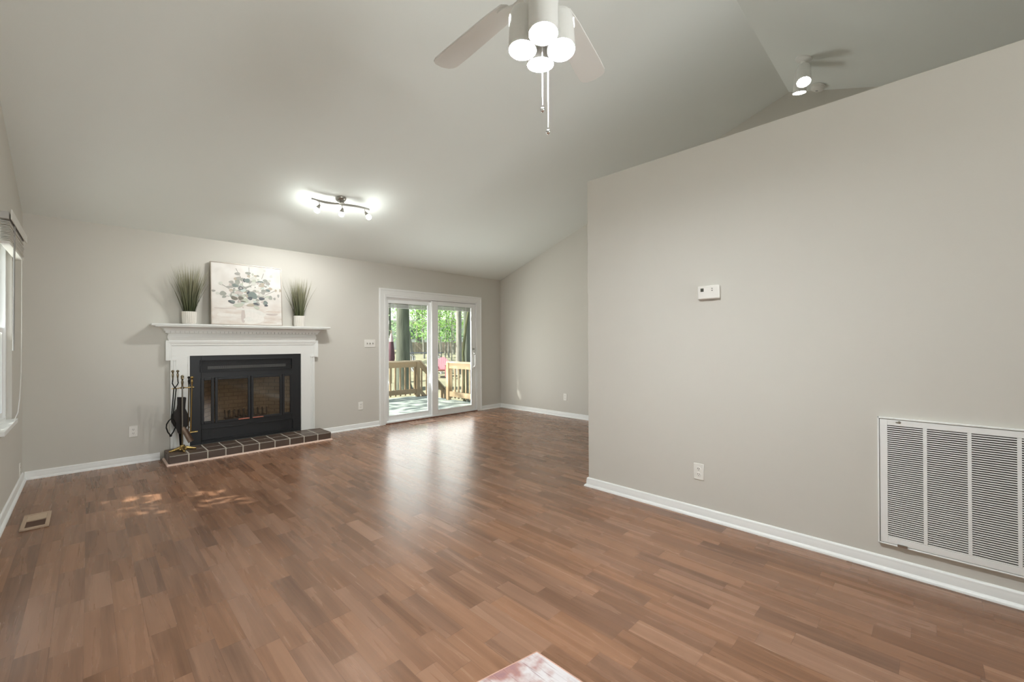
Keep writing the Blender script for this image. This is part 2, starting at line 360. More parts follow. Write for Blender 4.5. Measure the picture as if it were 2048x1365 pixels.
# ------------------------------------------------------------------ left window
wn1 = struct(thing('window_1', (XL, 4.98, WZ0)))
f = MB(); xa, xb = XL - .115, XL - .03
for y0, y1 in ((WY0, WY0 + .03), (WY1 - .03, WY1)): f.box(xa, xb, y0, y1, WZ0, WZ1)
for z0, z1 in ((WZ0, WZ0 + .03), (WZ1 - .03, WZ1)): f.box(xa, xb, WY0 + .03, WY1 - .03, z0, z1)
f.build('window_frame', M_vinyl, wn1, bevel=.003)
f = MB(); zm = 1.40
for x0, x1, z0, z1, in ((XL - .075, XL - .045, WZ0 + .03, zm + .02), (XL - .108, XL - .078, zm - .02, WZ1 - .03)):
    f.box(x0, x1, WY0 + .03, WY0 + .065, z0, z1).box(x0, x1, WY1 - .065, WY1 - .03, z0, z1)
    f.box(x0, x1, WY0 + .065, WY1 - .065, z0, z0 + .04).box(x0, x1, WY0 + .065, WY1 - .065, z1 - .04, z1)
sash = f.build('sash', M_vinyl, wn1, bevel=.002)
MB().box(XL - .062, XL - .058, WY0 + .065, WY1 - .065, WZ0 + .07, zm - .02).build('pane', M_glass, sash)
MB().box(XL - .095, XL - .091, WY0 + .065, WY1 - .065, zm + .02, WZ1 - .07).build('pane', M_glass, sash)
MB().prism([(XL - .09, WY0 + .001), (XL + .0005, WY0 + .001), (XL + .0005, WY0 - .05), (XL + .032, WY0 - .05), (XL + .032, WY1 + .004), (XL + .0005, WY1 + .004), (XL + .0005, WY1 - .001), (XL - .09, WY1 - .001)], 2, WZ0 - .028, WZ0 + .004).build('stool', M_trim, wn1, bevel=.005)

# ------------------------------------------------------------------ raised blind on the left window
M_blind = mat('white_faux_wood_slats', (226, 224, 218), .5, var=.02)
bl = thing('window_blind', (XL, 5.0, 2.2), 'white slatted window blind drawn up to the top of the left window', 'blind')
MB().box(XL + .003, XL + .052, 4.565, 5.50, 2.165, 2.215).build('headrail', mat('grey_headrail', (186, 184, 180), .45), bl, bevel=.003)
MB().box(XL + .060, XL + .068, 4.54, 5.56, 2.158, 2.228).build('valance', M_blind, bl, bevel=.003)
s = MB(); rng = random.Random(3)
for i in range(13):
    z = 2.152 - i * .0105; dx = rng.uniform(-.004, .004); dy = rng.uniform(-.006, .006)
    s.box(XL + .006 + dx, XL + .054 + dx, 4.585 + dy, 5.46 + dy, z - .0034, z)
s.build('slat_stack', M_blind, bl)
MB().box(XL + .006, XL + .054, 4.585, 5.46, 1.995, 2.012).build('bottom_rail', M_blind, bl, bevel=.003)
MB().tube([(XL + .062, 4.80, 2.20), (XL + .056, 4.805, 2.14), (XL + .050, 4.825, 1.24)], [.004, .006, .006], 8).build('tilt_wand', mat('grey_wand', (150, 148, 144), .4), bl)
for k in (0, 1):
    pts = [(XL + .045, 5.42 + k * .02, 2.06), (XL + .045, 5.42 + k * .02, 1.4), (XL + .044, 5.40 + k * .02, 1.05), (XL + .040, 5.36 + k * .03, .85), (XL + .036, 5.28 + k * .04, .73), (XL + .026, 5.16 + k * .03, .680)]
    MB().tube(pts, .0022, 6).build('lift_cord', M_blind, bl)

# ------------------------------------------------------------------ mantel
mt = thing('fireplace_mantel', (1.43, D, 0), 'white painted fireplace mantel with dentil moulding around the black firebox', 'mantel')
def rounded_shelf(x0, x1, yf, yw, z0, z1):
    h = (z1 - z0) / 2
    return [(-.006, z0), (-.002, z0 + .003), (0, z0 + h), (-.002, z1 - .003), (-.006, z1)]
MB().molding(.479, 2.382, 5.934, D, rounded_shelf(0, 0, 0, 0, 1.488, 1.513)).build('mantel_shelf', M_mantel, mt, ang=60)
cove = [(.020, 1.432), (.034, 1.432), (.034, 1.437)]
for i in range(9):
    a = math.pi / 2 * i / 8; cove.append((.036 + .078 * (1 - math.cos(a)), 1.438 + .040 * math.sin(a)))
cove += [(.118, 1.480), (.120, 1.488)]
MB().molding(.628, 2.222, 6.054, D, cove).build('crown_moulding', M_mantel, mt, ang=40)
dn = MB(); dn.molding(.628, 2.222, 6.054, D, [(0, 1.402), (.006, 1.402), (.006, 1.408), (.012, 1.410), (.012, 1.432)])
nd = 39; pit = (2.222 + .024 - (.628 - .024)) / nd
for i in range(nd): dn.box(.604 + i * pit + .004, .604 + (i + 1) * pit - .010, 6.054 - .028, 6.054 - .010, 1.411, 1.431)
for y in (6.03, 6.07): dn.box(.604, .618, y, y + .024, 1.411, 1.431).box(2.232, 2.246, y, y + .024, 1.411, 1.431)
dn.build('dentil_band', M_mantel, mt, smooth=False)
fr = []
for i in range(9):
    a = math.pi * i / 8; fr.append((.012 * math.sin(a), 1.326 + .076 * i / 8))
MB().molding(.634, 2.216, 6.054, D, fr).build('frieze', M_mantel, mt, ang=60)
hd = MB(); hd.box(.649, 2.211, 6.066, D - .002, 1.148, 1.326).box(.612, .649, 6.066, D - .002, 1.105, 1.326).box(2.211, 2.250, 6.066, D - .002, 1.105, 1.326)
hd.build('header_board', M_mantel, mt, smooth=False)
ar = MB()
prof = [(0, 1.326), (.0, 1.326)]
ar.prism([(6.066, 1.268), (6.060, 1.268), (6.058, 1.274), (6.060, 1.280), (6.052, 1.300), (6.050, 1.318), (6.050, 1.326), (6.066, 1.326)], 0, .607, 2.255)
for x0, x1, sg in ((.607, .660, 1), (2.202, 2.255, -1)):
    a, c = (x0, x1) if sg > 0 else (x1, x0)
    ar.prism([(a, 6.050), (a + sg * .010, 6.050), (a + sg * .028, 6.052), (a + sg * .045, 6.060), (a + sg * .053, 6.058), (a + sg * .053, 6.066), (a, 6.066)], 2, 1.100, 1.30)
    ar.box(min(a, a + sg * .1), max(a, a + sg * .1), 6.054, 6.066, 1.100, 1.118)
ar.build('backband', M_mantel, mt, ang=30)
for x0, x1 in ((.649, .823), (2.033, 2.211)):
    lg = MB(); lg.box(x0, x1, 6.066, D - .002, .106, 1.148)
    sg = 1 if x0 < 1 else -1; e = x0 if sg > 0 else x1
    for o_, w_ in ((.0, .022), (.030, .010), (.048, .006)):
        lg.box(min(e + sg * o_, e + sg * (o_ + w_)), max(e + sg * o_, e + sg * (o_ + w_)), 6.058 + o_ * .1, 6.066, .106, 1.105)
    ie = x1 if sg > 0 else x0
    lg.box(min(ie, ie - sg * .016), max(ie, ie - sg * .016), 6.060, 6.066, .106, 1.148)
    lg.build('pilaster', M_mantel, mt, bevel=.002)

# ------------------------------------------------------------------ fireplace insert
fp = thing('fireplace_insert', (1.43, D, .106), 'black steel fireplace with two glass doors set inside the white mantel', 'fireplace')
Yp = 6.078
fc = MB()
for x0, x1, z0, z1 in [(.824, .935, .106, 1.147), (1.919, 2.032, .106, 1.147), (.935, 1.919, 1.090, 1.147), (.935, 1.919, .878, .958), (.935, 1.919, .270, .346), (.935, 1.919, .106, .146)]:
    fc.box(x0, x1, Yp, Yp + .02, z0, z1)
fc.build('face_plate', M_black, fp, bevel=.002)
def lip(x0, x1, z0, z1, w, dpt):
    f = MB(); y0 = Yp - dpt
    return f.box(x0, x0 + w, y0, Yp + .004, z0, z1).box(x1 - w, x1, y0, Yp + .004, z0, z1).box(x0 + w, x1 - w, y0, Yp + .004, z0, z0 + w).box(x0 + w, x1 - w, y0, Yp + .004, z1 - w, z1)
M_grille = mat('dark_grille', (52, 52, 53), .45, metal=.5)
v = lip(.922, 1.928, .950, 1.097, .010, .016).build('upper_vent', M_black, fp, bevel=.002)
g = MB()
for i in range(100): g.box(.934 + i * .00985, .934 + i * .00985 + .004, Yp + .012, Yp + .015, .96, 1.087)
for i in range(14): g.box(.934, 1.918, Yp + .0105, Yp + .0125, .962 + i * .0092, .966 + i * .0092)
g.build('mesh_grille', M_grille, v, smooth=False)
MB().box(1.0, 1.85, Yp + .018, Yp + .022, .985, 1.018).build('painted_reflection', mat('pale_reflection_tone', (176, 172, 164), .5, metal=.4), v)  # pale strip imitates a row of whitish reflections behind the mesh
MB().box(.93, 1.92, Yp + .04, Yp + .045, .955, 1.09).build('vent_back', M_slot, v)
def gframe(name, x0, x1, z0, z1, w, y, parent):
    f = MB(); f.box(x0, x0 + w, y, Yp + .01, z0, z1).box(x1 - w, x1, y, Yp + .01, z0, z1).box(x0 + w, x1 - w, y, Yp + .01, z0, z0 + w).box(x0 + w, x1 - w, y, Yp + .01, z1 - w, z1)
    o = f.build(name, M_black, parent, bevel=.003)
    MB().box(x0 + w, x1 - w, y + .008, y + .012, z0 + w, z1 - w).build('glass_pane', M_fglass, o)
    return o
gframe('side_panel', .929, 1.058, .340, .884, .030, Yp - .012, fp)
gframe('side_panel', 1.802, 1.926, .345, .884, .028, Yp - .012, fp)
d1 = gframe('glass_door', 1.064, 1.434, .338, .882, .028, Yp - .020, fp)
d2 = gframe('glass_door', 1.440, 1.798, .342, .882, .028, Yp - .020, fp)
for d_, x0, x1 in ((d1, 1.300, 1.420), (d2, 1.455, 1.575)):
    MB().box(x0, x1, Yp - .036, Yp - .020, .350, .364).build('door_handle', M_copper, d_, bevel=.003)
lo = lip(.934, 1.940, .138, .285, .010, .014)
lo.box(.944, 1.93, Yp + .004, Yp + .008, .148, .275)
lw_ = lo.build('lower_panel', M_black, fp, bevel=.002)
for x0 in (1.0, 1.80):
    g = MB()
    for i in range(12): g.box(x0 + i * .0075, x0 + i * .0075 + .003, Yp + .001, Yp + .004, .175, .25)
    g.build('air_slots', M_grille, lw_, smooth=False)
MB().box(1.405, 1.47, Yp - .022, Yp - .010, .292, .297).box(1.43, 1.445, Yp - .010, Yp + .002, .288, .300).build('damper_lever', M_iron, fp)
M_brick = bpy.data.materials.new('firebox_brick'); M_brick.use_nodes = True
nt = M_brick.node_tree; bt = nt.nodes.new('ShaderNodeTexBrick'); tcn = nt.nodes.new('ShaderNodeTexCoord'); mpn = nt.nodes.new('ShaderNodeMapping'); mpn.inputs['Rotation'].default_value = (R(90), 0, 0)
bt.inputs['Color1'].default_value = lin((186, 166, 140)) + (1,); bt.inputs['Color2'].default_value = lin((176, 157, 132)) + (1,); bt.inputs['Mortar'].default_value = lin((150, 134, 112)) + (1,)
bt.inputs['Scale'].default_value = 5; nt.links.new(tcn.outputs['Object'], mpn.inputs[0]); nt.links.new(mpn.outputs[0], bt.inputs['Vector']); nt.links.new(bt.outputs[0], nt.nodes['Principled BSDF'].inputs['Base Color']); nt.nodes['Principled BSDF'].inputs['Roughness'].default_value = .9
fb = MB()
fb.prism([(.925, 6.10), (1.925, 6.10), (1.925, 6.12), (1.70, 6.46), (1.15, 6.46), (.925, 6.12)], 2, .28, .285)
fb.add([(.93, 6.10, .285), (1.15, 6.45, .285), (1.15, 6.45, 1.0), (.93, 6.10, 1.0)], [(0, 1, 2, 3)]).add([(1.15, 6.45, .285), (1.70, 6.45, .285), (1.70, 6.45, 1.0), (1.15, 6.45, 1.0)], [(0, 1, 2, 3)]).add([(1.70, 6.45, .285), (1.92, 6.10, .285), (1.92, 6.10, 1.0), (1.70, 6.45, 1.0)], [(0, 1, 2, 3)])
fb.box(.92, 1.93, 6.10, 6.47, .90, .91)
fb.build('firebox', M_brick, fp, smooth=False)
gr = MB()
for i in range(9): x = 1.22 + i * .053; gr.tube([(x, 6.17, .46), (x, 6.17, .36), (x, 6.34, .36), (x, 6.37, .44)], .008, 6)
gr.tube([(1.2, 6.2, .352), (1.66, 6.2, .352)], .008, 6).tube([(1.2, 6.32, .352), (1.66, 6.32, .352)], .008, 6)
for x in (1.22, 1.645):
    for y in (6.2, 6.32): gr.tube([(x, y, .36), (x, y, .284)], .008, 6)
gr.build('log_grate', mat('grey_iron_grate', (92, 86, 80), .5, metal=.7), fp)

# ------------------------------------------------------------------ hearth
he = thing('hearth', (1.44, 5.88, 0), 'raised hearth of dark brown glazed tiles with pale grout under the fireplace', 'hearth')
HX0, HX1, HY = .596, 2.283, 5.69
MB().box(HX0 + .004, HX1 - .004, HY + .004, D - .032, .0, .1005).build('grout_bed', mat('pale_grout', (196, 190, 178), .8, var=.05, scale=40), he)
M_tile = mat('brown_glazed_tile', (86, 70, 60), .42, var=.16, scale=9, bump=.06, bscale=30)
tl = MB(); nt_ = 10; tw = (HX1 - HX0) / nt_
for i in range(nt_):
    x0 = HX0 + i * tw + .006; x1 = HX0 + (i + 1) * tw - .006
    if i == 0: x0 = HX0
    if i == nt_ - 1: x1 = HX1
    tl.box(x0, x1, HY + .001, HY + .012, .016, .093)
    for y0, y1 in ((HY + .004, HY + .186), (HY + .199, D - .034)): tl.box(x0, x1, y0, y1, .094, .1025)
for xa_, xb_ in ((HX0 - .002, HX0 + .008), (HX1 - .008, HX1 + .002)):
    for y0, y1 in ((HY + .002, HY + .19), (HY + .20, D - .034)): tl.box(xa_, xb_, y0, y1, .016, .096)
tl.build('tiles', M_tile, he, bevel=.003)
MB().molding(HX0 - .002, HX1 + .002, HY - .001, D - .032, [(.016, 0), (.0155, .006), (.012, .012), (.006, .0155), (0, .017)]).build('quarter_round', mat('pale_wood_trim', (232, 204, 188), .4, var=.05, stretch=(1, 8, 8)), he, ang=60)

# ------------------------------------------------------------------ fireplace tools
TY = 5.90
def handle_prof(L=.085, k=.0125):
    return [(.004, -.004), (.008, 0), (.004, .004), (.0055, .010), (.0095, L * .55), (.011, L * .72), (.006, L * .92), (.0085, L * .97), (.0045, L), (.006, L + .003), (k * .85, L + .008), (k, L + .015), (k * .9, L + .022), (k * .5, L + .028), (.0005, L + .030)]
ts = thing('fire_tool_stand', (.735, TY, .104), 'brass fireplace tool stand with ball finial on the left end of the hearth', 'tool stand')
bs = MB()
bs.lathe([(.020, .062), (.024, .052), (.030, .040), (.045, .026), (.052, .016), (.050, .010), (.012, .010)], (.735, TY, .104), n=24)
for a in (195, 345, 270):
    c_, s_ = math.cos(R(a)), math.sin(R(a)); ctr = Vector((.735, TY, .104))
    bs.tube([ctr + Vector((.03 * c_, .03 * s_, .030)), ctr + Vector((.07 * c_, .07 * s_, .018)), ctr + Vector((.115 * c_, .115 * s_, .010))], [.020, .016, .010], 10)
    bs.ball(ctr + Vector((.115 * c_, .115 * s_, .010)), .012)
bs.build('base', M_brass, ts, ang=60)
MB().tube([(.735, TY + .004, .150), (.735, TY + .004, .80)], .0075, 12).build('pole', M_pewter, ts)
MB().lathe([(.012, .795), (.018, .802), (.010, .812), (.009, .83), (.013, .86), (.008, .885), (.006, .902), (.013, .910), (.016, .922), (.012, .934), (.004, .940)], (.735, TY + .004, 0), n=20).build('finial', M_pewter, ts, ang=60)
am = MB(); am.tube([(.735, TY + .004, .805), (.70, TY, .795), (.675, TY - .004, .792), (.650, TY - .004, .800)], .0048, 8); am.tube([(.735, TY + .004, .805), (.765, TY, .797), (.79, TY - .004, .796), (.828, TY - .004, .803)], .0055, 8)
am.box(.782, .838, TY - .016, TY + .008, .796, .803); am.box(.640, .672, TY - .014, TY + .010, .792, .799); am.lathe([(.016, 0), (.02, .006), (.012, .012)], (.735, TY + .004, .788), n=16)
am.build('hook_arm', M_brass, ts, ang=50)
# tongs
tg = thing('fire_tongs', (.66, TY, .30), 'fireplace tongs with two knobbed handles hanging left on the brass stand', 'tongs')
for x, xm in ((.649, .655), (.692, .665)):
    h = MB(); sg = -1 if x < .67 else 1
    h.tube([(x, TY - .02, .905), (x + sg * .002, TY - .02, .875), (x + sg * .004, TY - .02, .855), (x - sg * .004, TY - .02, .835), (.668, TY - .02, .805)], .0055, 8)
    h.tube([(.668 + sg * .002, TY - .02, .81), (.668 + sg * .010, TY - .02, .79), (.655 + sg * .008, TY - .02, .62), (.643 + sg * .006, TY - .02, .475)], .0055, 8)
    h.build('arm', M_iron, tg)
    MB().lathe(handle_prof(.075, .0145), (x, TY - .02, .895), n=16).build('grip', M_pewter, tg, ang=60)
def arc(cx, cz, rx, rz, a0, a1, y, n=14): return [(cx + rx * math.cos(R(a0 + (a1 - a0) * i / n)), y, cz + rz * math.sin(R(a0 + (a1 - a0) * i / n))) for i in range(n + 1)]
tj = MB(); tj.tube([(.642, TY - .02, .475), (.615, TY - .02, .45), (.597, TY - .02, .415), (.594, TY - .02, .375), (.608, TY - .02, .325), (.628, TY - .02, .292)], .0065, 8)
tj.tube([(.646, TY - .02, .475), (.664, TY - .018, .445), (.675, TY - .016, .405), (.670, TY - .016, .365), (.655, TY - .018, .325), (.634, TY - .02, .292)], .0065, 8).ball((.631, TY - .02, .286), .013)
tj.build('jaw', M_iron, tg)
# shovel
sh = thing('fire_shovel', (.74, TY - .03, .2), 'brass handled fire shovel with worn steel pan hanging in front of the bellows', 'shovel')
MB().lathe(handle_prof(.072, .0145), (.731, TY - .03, .815), n=16).build('grip', M_pewter, sh, ang=60)
MB().tube([(.731, TY - .03, .82), (.731, TY - .03, .58), (.731, TY - .034, .365)], [.0065, .006, .0055], 10).build('shaft', M_steel, sh)
pn = MB(); dx, dz = .072, -.175; ax = Vector((dx, 0, dz)).normalized(); sd = Vector((ax.z * -1, 0, ax.x)); o = Vector((.735, TY - .04, .368)); vs = []; nn = 10; mm = 7
for layer in (0, .0025):
    for i in range(nn + 1):
        t = i / nn; w = .012 + .016 * min(1, t * 4)
        for k in range(mm):
            q = -1 + 2 * k / (mm - 1); vs.append(o + ax * (t * .188) + sd * (w * q) + Vector((0, -layer - .010 * abs(q) ** 3 * min(1, t * 3), 0)))
L_ = (nn + 1) * mm; fs = []
for i in range(nn):
    for k in range(mm - 1): a = i * mm + k; fs += [(a, a + 1, a + mm + 1, a + mm), (a + L_, a + L_ + mm, a + L_ + mm + 1, a + L_ + 1)]
for i in range(nn): a = i * mm; fs += [(a, a + mm, a + mm + L_, a + L_), (a + mm - 1, a + mm - 1 + L_, a + 2 * mm - 1 + L_, a + 2 * mm - 1)]
for k in range(mm - 1): fs += [(k, k + L_, k + 1 + L_, k + 1), (nn * mm + k, nn * mm + k + 1, nn * mm + k + 1 + L_, nn * mm + k + L_)]
pn.add(vs, fs).build('pan', mat('worn_steel_pan', (128, 112, 98), .42, metal=.85, var=.35, scale=16), sh, ang=50)
# ash rake and poker
rk = thing('ash_rake', (.82, TY - .01, .29), 'polished brass rake with a flat crossbar foot hanging at the right of the stand', 'fire rake')
MB().lathe(handle_prof(.078, .017), (.818, TY - .02, .815), n=16).build('grip', M_brass, rk, ang=60)
MB().tube([(.818, TY - .02, .82), (.806, TY - .025, .305)], .0065, 10).build('shaft', M_brass, rk)
MB().box(.780, .868, TY - .042, TY - .012, .292, .306).build('crossbar', M_brass, rk, bevel=.003)
pk = thing('fire_poker', (.79, TY + .03, .28), 'dark iron poker with black grip hanging behind the brass rake', 'poker')
MB().lathe(handle_prof(.078, .0145), (.795, TY + .010, .815), n=16).build('grip', M_iron, pk, ang=60)
p_ = MB(); p_.tube([(.795, TY + .010, .82), (.790, TY + .012, .34), (.788, TY + .012, .29)], [.006, .006, .003], 10); p_.tube([(.790, TY + .012, .36), (.805, TY + .012, .345), (.812, TY + .012, .325)], [.005, .004, .002], 8)
p_.build('shaft', M_pewter, pk)
# bellows
bw = thing('fireplace_bellows', (.72, TY + .05, .12), 'dark wooden bellows standing nozzle down behind the fireplace tools', 'bellows')
out = [(.700, .690), (.774, .684), (.768, .61), (.766, .56), (.785, .51), (.806, .455), (.806, .42), (.79, .37), (.765, .325), (.748, .28), (.706, .285), (.697, .325), (.668, .37), (.647, .42), (.645, .455), (.660, .51), (.695, .56), (.701, .61)]
M_bwood = mat('dark_bellows_wood', (36, 29, 26), .62, var=.25, scale=10, stretch=(3, 3, 1)); M_leather = mat('black_leather', (26, 24, 24), .5, bump=.2, bscale=60)
MB().prism(out, 1, TY + .030, TY + .042).build('front_board', M_bwood, bw, bevel=.003)
MB().prism(out, 1, TY + .088, TY + .100).build('back_board', M_bwood, bw, bevel=.003)
ctr = (.727, .46); inn = [(ctr[0] + (x - ctr[0]) * .93, ctr[1] + (z - ctr[1]) * .97) for x, z in out if z < .60]
MB().prism(inn, 1, TY + .042, TY + .088).build('leather_gusset', M_leather, bw)
MB().lathe([(.019, .30), (.017, .27), (.012, .20), (.008, .130), (.009, .118), (.009, .112)], (.727, TY + .065, 0), n=14).build('nozzle', M_iron, bw)

# ------------------------------------------------------------------ potted grasses
M_pot = mat('white_fluted_ceramic', (226, 222, 214), .5, var=.03)
def grass_pot(x, y, label, seed, H, spread, nb):
    rg = random.Random(seed); g = thing('potted_grass', (x, y, 1.513), label, 'plant', 'potted grasses on the mantel shelf')
    pb = MB(); n = 96; prof = [(.058, 0), (.063, .004), (.066, .02), (.070, .138), (.069, .142), (.064, .142), (.062, .12)]
    vs = []; fs = []
    for i, (r, hh) in enumerate(prof):
        for k in range(n):
            a = 2 * math.pi * k / n; fl = (1 - .085 * (0 if i in (0, 5, 6) else (0.5 - .5 * math.cos(a * 24)) ** 2)); vs.append((x + r * fl * math.cos(a), y + r * fl * math.sin(a), 1.513 + hh))
    for i in range(len(prof) - 1):
        for k in range(n): k2 = (k + 1) % n; fs.append((i * n + k, i * n + k2, (i + 1) * n + k2, (i + 1) * n + k))
    fs.append(tuple(range(n - 1, -1, -1))); pb.add(vs, fs).build('pot', M_pot, g, ang=70)
    MB().lathe([(.0618, .118), (.03, .124), (.001, .126)], (x, y, 1.513), n=20).build('soil', mat('dark_moss', (52, 50, 36), .9), g)
    f = MB()
    for i in range(nb):
        a = rg.uniform(0, 2 * math.pi); r0 = .052 * math.sqrt(rg.random()); tilt = spread * (rg.random() ** .8) * (.35 + r0 / .052 * .65); L = H * rg.uniform(.55, 1.0)
        if rg.random() < .10: tilt *= 1.7
        p = Vector((x + r0 * math.cos(a), y + r0 * math.sin(a) * .9, 1.513 + .122)); dd = Vector((math.cos(a), math.sin(a) * (.55 if math.sin(a) > 0 else .8), 0)); w = rg.uniform(.0022, .0038); sdv = Vector((-math.sin(a), math.cos(a), 0)); sdv = (sdv + Vector((rg.uniform(-1, 1), rg.uniform(-1, 1), 0)) * .8).normalized()
        pts = []; bend = rg.uniform(.05, .35)
        for t in (0, .2, .4, .6, .8, 1): q = p + Vector((0, 0, L * t * (1 - .18 * tilt * t))) + dd * (L * math.tan(tilt * .75) * (t * (1 - bend) + bend * t * t)); q.y = min(q.y, D - .012); q.x = max(q.x, 1.792) if x > 1.5 else min(q.x, .998 if q.y > 5.95 else 1.1); pts.append(q)
        vs = []
        for t, q in zip((0, .2, .4, .6, .8, 1), pts): ww = w * (1 - t ** 2.2) + .0003; vs += [q - sdv * ww, q + sdv * ww]
        f.add(vs, [(2 * k, 2 * k + 1, 2 * k + 3, 2 * k + 2) for k in range(5)])
    f.build('foliage', leaf_mat('grass_blades_' + str(seed), (58, 66, 50), (112, 118, 86), .25, (.18, .62, (176, 172, 146))), g, ang=80)
grass_pot(.812, D - .092, 'larger potted grass in a white ribbed pot left of the framed painting', 4, .60, .52, 230)
grass_pot(1.996, D - .092, 'smaller potted grass in a white ribbed pot right of the framed painting', 9, .56, .44, 190)

# ------------------------------------------------------------------ framed painting leaning on the wall
lean = math.atan(.062 / .745)
pt = thing('framed_painting', (1.3995, 5.990, 1.5155), 'framed painting of grey green eucalyptus leaves leaning on the mantel shelf', 'painting', rot=(-lean, 0, 0))
PW, PH = .376, .748
Mp = wm(pt)
M_champ = mat('champagne_frame', (176, 166, 154), .38, metal=.35, var=.08)
def lb(boxes, name, m, parent, bevel=0):
    q = MB()
    for bx_ in boxes: q.box(*bx_)
    return q.build(name, m, parent, bevel=bevel, world=False)
lb([(-PW - .008, -PW, -.010, .030, 0, PH + .008), (PW, PW + .008, -.010, .030, 0, PH + .008), (-PW, PW, -.010, .030, 0, .008), (-PW, PW, -.010, .030, PH, PH + .008)], 'frame', M_champ, pt, .0015)
def canvas_mat():
    m = bpy.data.materials.new('painted_canvas'); m.use_nodes = True; nt = m.node_tree; N = nt.nodes; L = nt.links; b = N['Principled BSDF']; b.inputs['Roughness'].default_value = .8
    tc = N.new('ShaderNodeTexCoord'); mp = N.new('ShaderNodeMapping'); mp.inputs['Scale'].default_value = (2.2, 1, 7); L.new(tc.outputs['Object'], mp.inputs[0])
    n = N.new('ShaderNodeTexNoise'); n.inputs['Scale'].default_value = 2.6; n.inputs['Detail'].default_value = 5; L.new(mp.outputs[0], n.inputs['Vector'])
    cr = N.new('ShaderNodeValToRGB'); L.new(n.outputs['Fac'], cr.inputs[0]); e = cr.color_ramp.elements
    e[0].position = .32; e[0].color = lin((206, 194, 184)) + (1,); e[1].position = .62; e[1].color = lin((224, 220, 214)) + (1,)
    s = N.new('ShaderNodeSeparateXYZ'); L.new(tc.outputs['Object'], s.inputs[0]); mr = N.new('ShaderNodeMapRange'); mr.inputs[1].default_value = .2; mr.inputs[2].default_value = .33
    L.new(s.outputs[2], mr.inputs[0]); mx = N.new('ShaderNodeMix'); mx.data_type = 'RGBA'; L.new(mr.outputs[0], mx.inputs[0]); L.new(cr.outputs[0], mx.inputs[6])
    n2 = N.new('ShaderNodeTexNoise'); n2.inputs['Scale'].default_value = 5; c2 = N.new('ShaderNodeValToRGB'); L.new(tc.outputs['Object'], n2.inputs['Vector']); L.new(n2.outputs['Fac'], c2.inputs[0])
    c2.color_ramp.elements[0].position = .35; c2.color_ramp.elements[0].color = lin((214, 209, 203)) + (1,); c2.color_ramp.elements[1].position = .6; c2.color_ramp.elements[1].color = lin((228, 225, 220)) + (1,)
    L.new(c2.outputs[0], mx.inputs[7]); L.new(mx.outputs[2], b.inputs['Base Color']); return m
cv = lb([(-PW, PW, -.002, .026, .008, PH)], 'canvas', canvas_mat(), pt)
PAL = [(158, 160, 152), (128, 138, 134), (98, 102, 106), (206, 206, 198), (190, 194, 180), (184, 174, 158), (190, 200, 194), (168, 166, 160), (120, 118, 108), (222, 220, 214), (226, 222, 216), (208, 196, 186), (196, 186, 180)]
PM = [mat('paint_tone_%d' % i, c, .8, var=.10, scale=30) for i, c in enumerate(PAL)]
lf = MB(); rg = random.Random(11); ly = [0]
def uvp(px, py):
    u = (px - 232) / (1572 - 232); top = 75 + (px - 232) * .104; bot = 1278 + (px - 232) * .032
    return -PW + 2 * PW * u, .008 + (PH - .008) * (1 - (py - top) / (bot - top))
def ell(x, z, rx, rz, a, ci):
    ly[0] += 1; y = -.0022 - .000012 * ly[0]; ca, sa = math.cos(a), math.sin(a); n = 16
    vs = []
    for k in range(n):
        t = 2 * math.pi * k / n; w = 1 + .10 * math.sin(3 * t + ly[0]); ex, ez = rx * w * math.cos(t), rz * w * math.sin(t); vs.append((x + ex * ca - ez * sa, y, z + ex * sa + ez * ca))
    lf.add(vs, [tuple(range(n))], ci)
def stroke(x0, z0, x1, z1, w, ci):
    ly[0] += 1; y = -.0022 - .000012 * ly[0]; d = Vector((x1 - x0, 0, z1 - z0)); s_ = Vector((-d.z, 0, d.x)).normalized() * w
    a, b_ = Vector((x0, y, z0)), Vector((x1, y, z1)); lf.add([a - s_, b_ - s_ * .5, b_ + s_ * .5, a + s_], [(0, 1, 2, 3)], ci)
# vase, table strokes
for px, py, rx, rz, c in ((980, 1120, .125, .085, 9), (990, 1180, .115, .075, 10), (800, 1120, .022, .10, 12), (900, 1200, .05, .03, 9), (1400, 1060, .085, .012, 11), (1370, 1110, .07, .014, 12), (420, 980, .09, .006, 12), (500, 1110, .11, .02, 10), (1320, 1270, .08, .010, 11), (760, 1000, .05, .012, 9)): x, z = uvp(px, py); ell(x, z, rx, rz, 0, c)
for px0, py0, px1, py1 in ((760, 360, 860, 640), (1000, 380, 960, 820), (930, 180, 940, 560), (1340, 500, 1000, 820), (480, 740, 820, 790), (640, 680, 860, 820), (1220, 300, 1040, 760), (680, 200, 770, 380), (1460, 640, 1060, 800), (400, 500, 640, 660), (600, 480, 800, 720)):
    stroke(*uvp(px0, py0), *uvp(px1, py1), .0025, 8)
for i in range(190):
    a = rg.uniform(0, 2 * math.pi); q = math.sqrt(rg.random()); px = 950 + 400 * q * math.cos(a); py = 640 + (300 if math.sin(a) < 0 else 290) * q * math.sin(a); x, z = uvp(px, py)
    s_ = rg.uniform(.016, .034); ell(x, z, s_, s_ * rg.uniform(.55, .9), rg.uniform(-.6, .6), rg.choice([0, 3, 3, 4, 6, 7, 9, 9, 9, 7, 0, 5, 12]))
